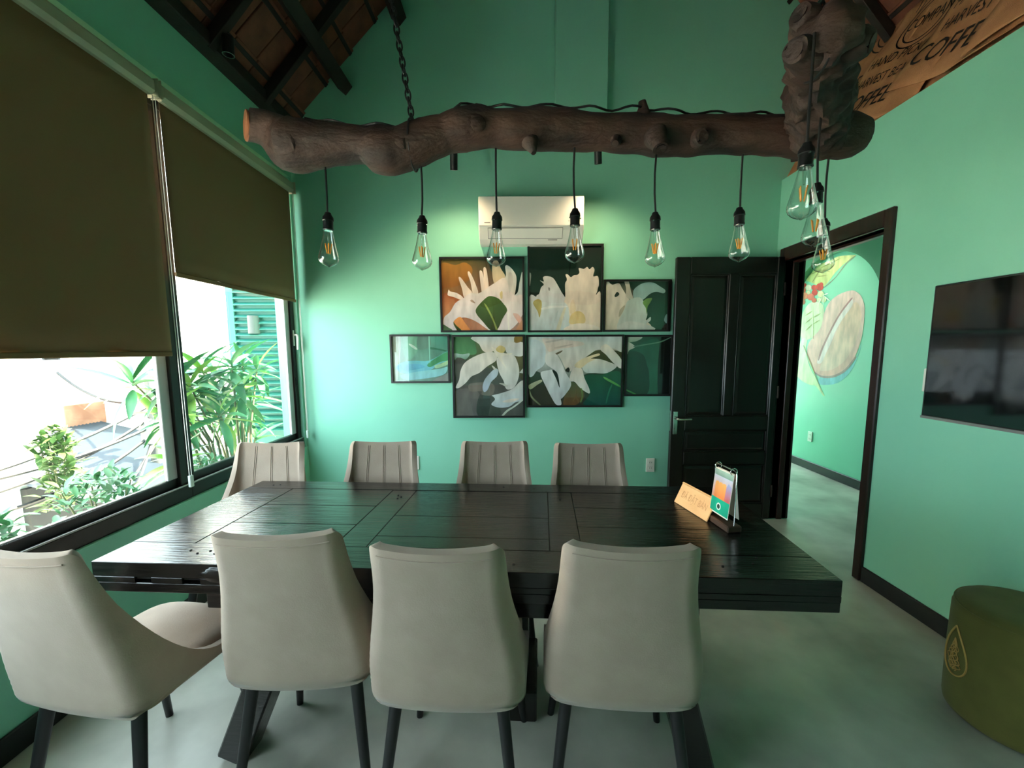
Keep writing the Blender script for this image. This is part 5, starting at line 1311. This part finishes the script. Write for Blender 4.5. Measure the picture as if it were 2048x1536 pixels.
def leaf_mesh(L_, W_, droop):
    m = MB(); n = 6
    for i in range(n+1):
        t = i/n
        wv = W_*math.sin(math.pi*min(1, t*0.94+0.04))**0.8
        z = -droop*t*t
        for s, zz in ((-1, 0.35), (0, 0), (1, 0.35)):
            m.v.append(Vector((L_*t, s*wv, z + zz*wv)))
    for i in range(n):
        for k in range(2):
            a = i*3+k
            m.f.append((a, a+1, a+4, a+3))
    return m
leaf_shapes = [leaf_mesh(0.30, 0.030, 0.08), leaf_mesh(0.26, 0.034, 0.13), leaf_mesh(0.33, 0.028, 0.05)]
leaf_data = []
for lm in leaf_shapes:
    for mt in (leaf_m, leaf_y):
        o = lm.build('leaf', mt, None, 60, recalc=False); leaf_data.append(o.data)
        bpy.data.objects.remove(o)
big = thing('leafy_shrub', 'large shrub with long glossy drooping leaves at the end window', 'plant', (-2.3, 3.5, 0.24))
rnd = random.Random(3)
clusters = []
for k in range(23):
    x = -2.78 + rnd.random()*0.36; y = 2.95 + rnd.random()*1.05
    clusters.append((x, y, 0.55 + rnd.random()*0.78))
clusters[0] = (-2.48, 3.25, 1.18); clusters[1] = (-2.38, 3.6, 1.32); clusters[2] = (-2.32, 3.85, 1.28); clusters[3] = (-2.5, 3.1, 0.98)
clusters[4] = (-2.34, 3.35, 0.95); clusters[5] = (-2.32, 3.6, 1.1)
for ci, (x, y, z) in enumerate(clusters):
    MB().tube([(-2.3 + (x+2.3)*0.3, 3.5 + (y-3.5)*0.4, 0.24), ((x-2.3)/2, (y+3.5)/2, z*0.6), (x, y, z)], [0.012, 0.009, 0.006], 6).build('stem', stem_m, big, 40)
    for j in range(13):
        az = j*2.4 + rnd.random()*0.5; el = R(62 - j*9 + rnd.uniform(-8, 8))
        k = rnd.randrange(3)*2 + (1 if (ci in (0, 3) and j % 2 == 0) else (1 if rnd.random() < 0.12 else 0))
        o = bpy.data.objects.new('leaf', leaf_data[k]); col.objects.link(o)
        o.parent = big
        o.matrix_basis = (PM[big.name].inverted() @ Matrix.Translation((x, y, z - 0.006*j)) @ Matrix.Rotation(az, 4, 'Z') @ Matrix.Rotation(-el, 4, 'Y')
                          @ Matrix.Rotation(rnd.uniform(-0.4, 0.4), 4, 'X') @ Matrix.Scale(rnd.uniform(0.85, 1.15), 4))
def shrub(name, c, r, h, n, mat, label, leafL=0.06):
    s = thing(name, label, 'plant', (c[0], c[1], c[2]))
    m = MB(); rn = random.Random(int(abs(c[0]*100)+abs(c[1]*37)))
    base = leaf_mesh(leafL, leafL*0.18, leafL*0.2)
    for k in range(n):
        a = rn.random()*6.28; rr = r*math.sqrt(rn.random()); z = c[2] + h*rn.random()**0.8
        rr *= 1 - 0.5*((z-c[2])/h)**2
        mt = Matrix.Translation((c[0]+rr*math.cos(a), c[1]+rr*math.sin(a), z)) @ Matrix.Rotation(rn.random()*6.28, 4, 'Z') @ Matrix.Rotation(-rn.uniform(-0.3, 1.2), 4, 'Y') @ Matrix.Scale(rn.uniform(0.7, 1.3), 4)
        m.add([mt @ v for v in base.v], base.f)
    o = m.build('foliage', mat, s, 60, recalc=False); o['kind'] = 'stuff'
    for k in range(5):
        a = k*1.3
        MB().tube([(c[0], c[1], c[2]-0.05), (c[0]+r*0.4*math.cos(a), c[1]+r*0.4*math.sin(a), c[2]+h*0.5), (c[0]+r*0.6*math.cos(a), c[1]+r*0.6*math.sin(a), c[2]+h*0.85)], [0.008, 0.006, 0.003], 6).build('stem', stem_m, s, 40)
    return s
shrub('small_shrub', (-2.42, 2.42, 0.24), 0.26, 0.48, 420, leaf_d, 'small-leaved green shrub below the street view, near the window post', 0.07)
shrub('small_shrub', (-2.36, 1.72, 0.24), 0.30, 0.50, 520, leaf_d, 'grey-green shrub at the lower left picture edge', 0.075)
shrub('small_shrub', (-2.30, 3.05, 0.24), 0.24, 0.42, 380, leaf_d, 'fine-leaved shrub under the large glossy shrub', 0.05)
shrub('roof_tree', (-5.7, 5.2, -0.5), 0.22, 1.0, 300, leaf_t, 'yellow-green slender tree between the houses', 0.16)

def house(label, x0, x1, y0, y1, z1, mat, wins=(), roofm=None, z0=-4.0):
    h_ = thing('house', label, 'house', ((x0+x1)/2, (y0+y1)/2, z0))
    MB().box(x0, x1, y0, y1, z0, z1).build('walls', mat, h_)
    MB().cbox(x0-0.12, x1+0.12, y0-0.12, y1+0.12, z1, z1+0.14, 0.02).build('roof', roofm or mat, h_)
    for (ya, yb, za, zb_) in wins:
        wf = MB().cbox(x1-0.02, x1+0.03, ya, yb, za, zb_, 0.01).build('window_frame', white_wall, h_)
        MB().box(x1+0.02, x1+0.035, ya+0.06, yb-0.06, za+0.06, zb_-0.06).build('window_glass', dark_shop, wf)
    return h_
house('tall white house at the far left of the street view', -10.5, -7.4, 3.2, 6.6, 4.5, white_wall, ((4.0, 4.8, 2.2, 3.4), (5.4, 6.0, 2.2, 3.4)))
house('white house with a flat roof behind the tin roof', -13.0, -10.0, 8.6, 11.5, 1.1, white_wall, ((9.2, 9.8, -0.9, 0.2), (10.4, 11.0, -0.9, 0.2)))
house('white block farther up the street seen above the shrub', -9.5, -6.6, 9.0, 13.5, 4.5, white_wall, ((9.6, 10.6, 1.6, 2.2),), white_wall)
house('pale house with a red tiled roof in the distance', -17, -13.2, 12.5, 15.5, 0.9, white_wall, (), red_tile)
th = thing('tin_roof_shop', 'low shop with a bluish tin roof and a dark open front', 'house', (-7.2, 7.2, -4))
MB().box(-9.0, -7.3, 6.2, 8.6, -4, -0.6).build('walls', dark_shop, th)
m = MB()
for k in range(40):
    y = 5.9 + k*0.075
    m.add([(-9.2, y, 0.1), (-5.7, y, -0.75), (-5.7, y+0.0375, -0.73), (-9.2, y+0.0375, 0.12)], [(0, 1, 2, 3)])
    m.add([(-9.2, y+0.0375, 0.12), (-5.7, y+0.0375, -0.73), (-5.7, y+0.075, -0.75), (-9.2, y+0.075, 0.1)], [(0, 1, 2, 3)])
m.build('tin_sheet', tin, th)
MB().cbox(-5.76, -5.66, 5.9, 8.9, -0.95, -0.74, 0.01).build('fascia', white_wall, th)
sgn = tag(MB().cbox(-8.75, -8.69, 7.6, 9.0, -0.05, 0.40, 0.01).build('signboard', M('peach_board', (150, 108, 84), 0.7, c2=(124, 82, 60), scale=3)), 'peach coloured signboard above the tin roof', 'sign')
MB().cbox(-8.75, -8.69, 8.2, 8.26, -1.2, -0.1, 0.01).build('post', leg_black, sgn)
tk = thing('water_tank', 'grey water tank on the distant flat roof', 'tank', (-11.2, 10.6, 1.24))
MB().lathe([(0.3, 0), (0.34, 0.05), (0.34, 0.6), (0.2, 0.72), (0.0, 0.74)], 20, (-11.2, 10.6, 1.36)).build('drum', plastic_g, tk, 40)
for s in (-1, 1): MB().cbox(-11.2+s*0.2-0.03, -11.2+s*0.2+0.03, 10.4, 10.8, 1.24, 1.37, 0.005).build('stand', leg_black, tk)
po = thing('utility_pole', 'grey utility pole tangled with cables', 'pole', (-6.5, 7.6, -4))
MB().tube([(-6.5, 7.6, -4), (-6.5, 7.6, 1.0)], [0.12, 0.08], 12).build('shaft', lamp_grey, po, 40)
MB().cbox(-6.55, -6.45, 7.1, 8.1, 0.55, 0.63, 0.01).build('crossarm', lamp_grey, po)
MB().cbox(-6.62, -6.42, 7.42, 7.62, -0.2, 0.25, 0.02).build('junction_box', plastic_g, po)
WIRE = [((-6.5, 7.6, 0.5), (-7.4, 3.4, -0.2), 0.3), ((-6.5, 7.6, 0.3), (-7.4, 4.2, -0.4), 0.35), ((-6.5, 7.5, 0.1), (-7.4, 4.0, -0.1), 0.25), ((-6.5, 7.6, 0.0), (-7.4, 4.6, -0.6), 0.4), ((-6.5, 7.7, -0.1), (-5.2, 3.6, -1.6), 0.2), ((-6.5, 7.7, 0.6), (-9.6, 9.0, 1.0), 0.3), ((-6.5, 7.5, -0.2), (-4.6, 4.0, -1.4), 0.2)]
for k, (a, b, sag) in enumerate(WIRE):
    a = Vector(a); b = Vector(b)
    pts = [a.lerp(b, t/14) - Vector((0, 0, sag*4*(t/14)*(1-t/14))) for t in range(15)]
    tag(MB().tube(pts, 0.026, 5).build('street_cable', cable_m, None, 40), 'thin dark overhead cable sagging across the street', 'cable', 'overhead street cables')
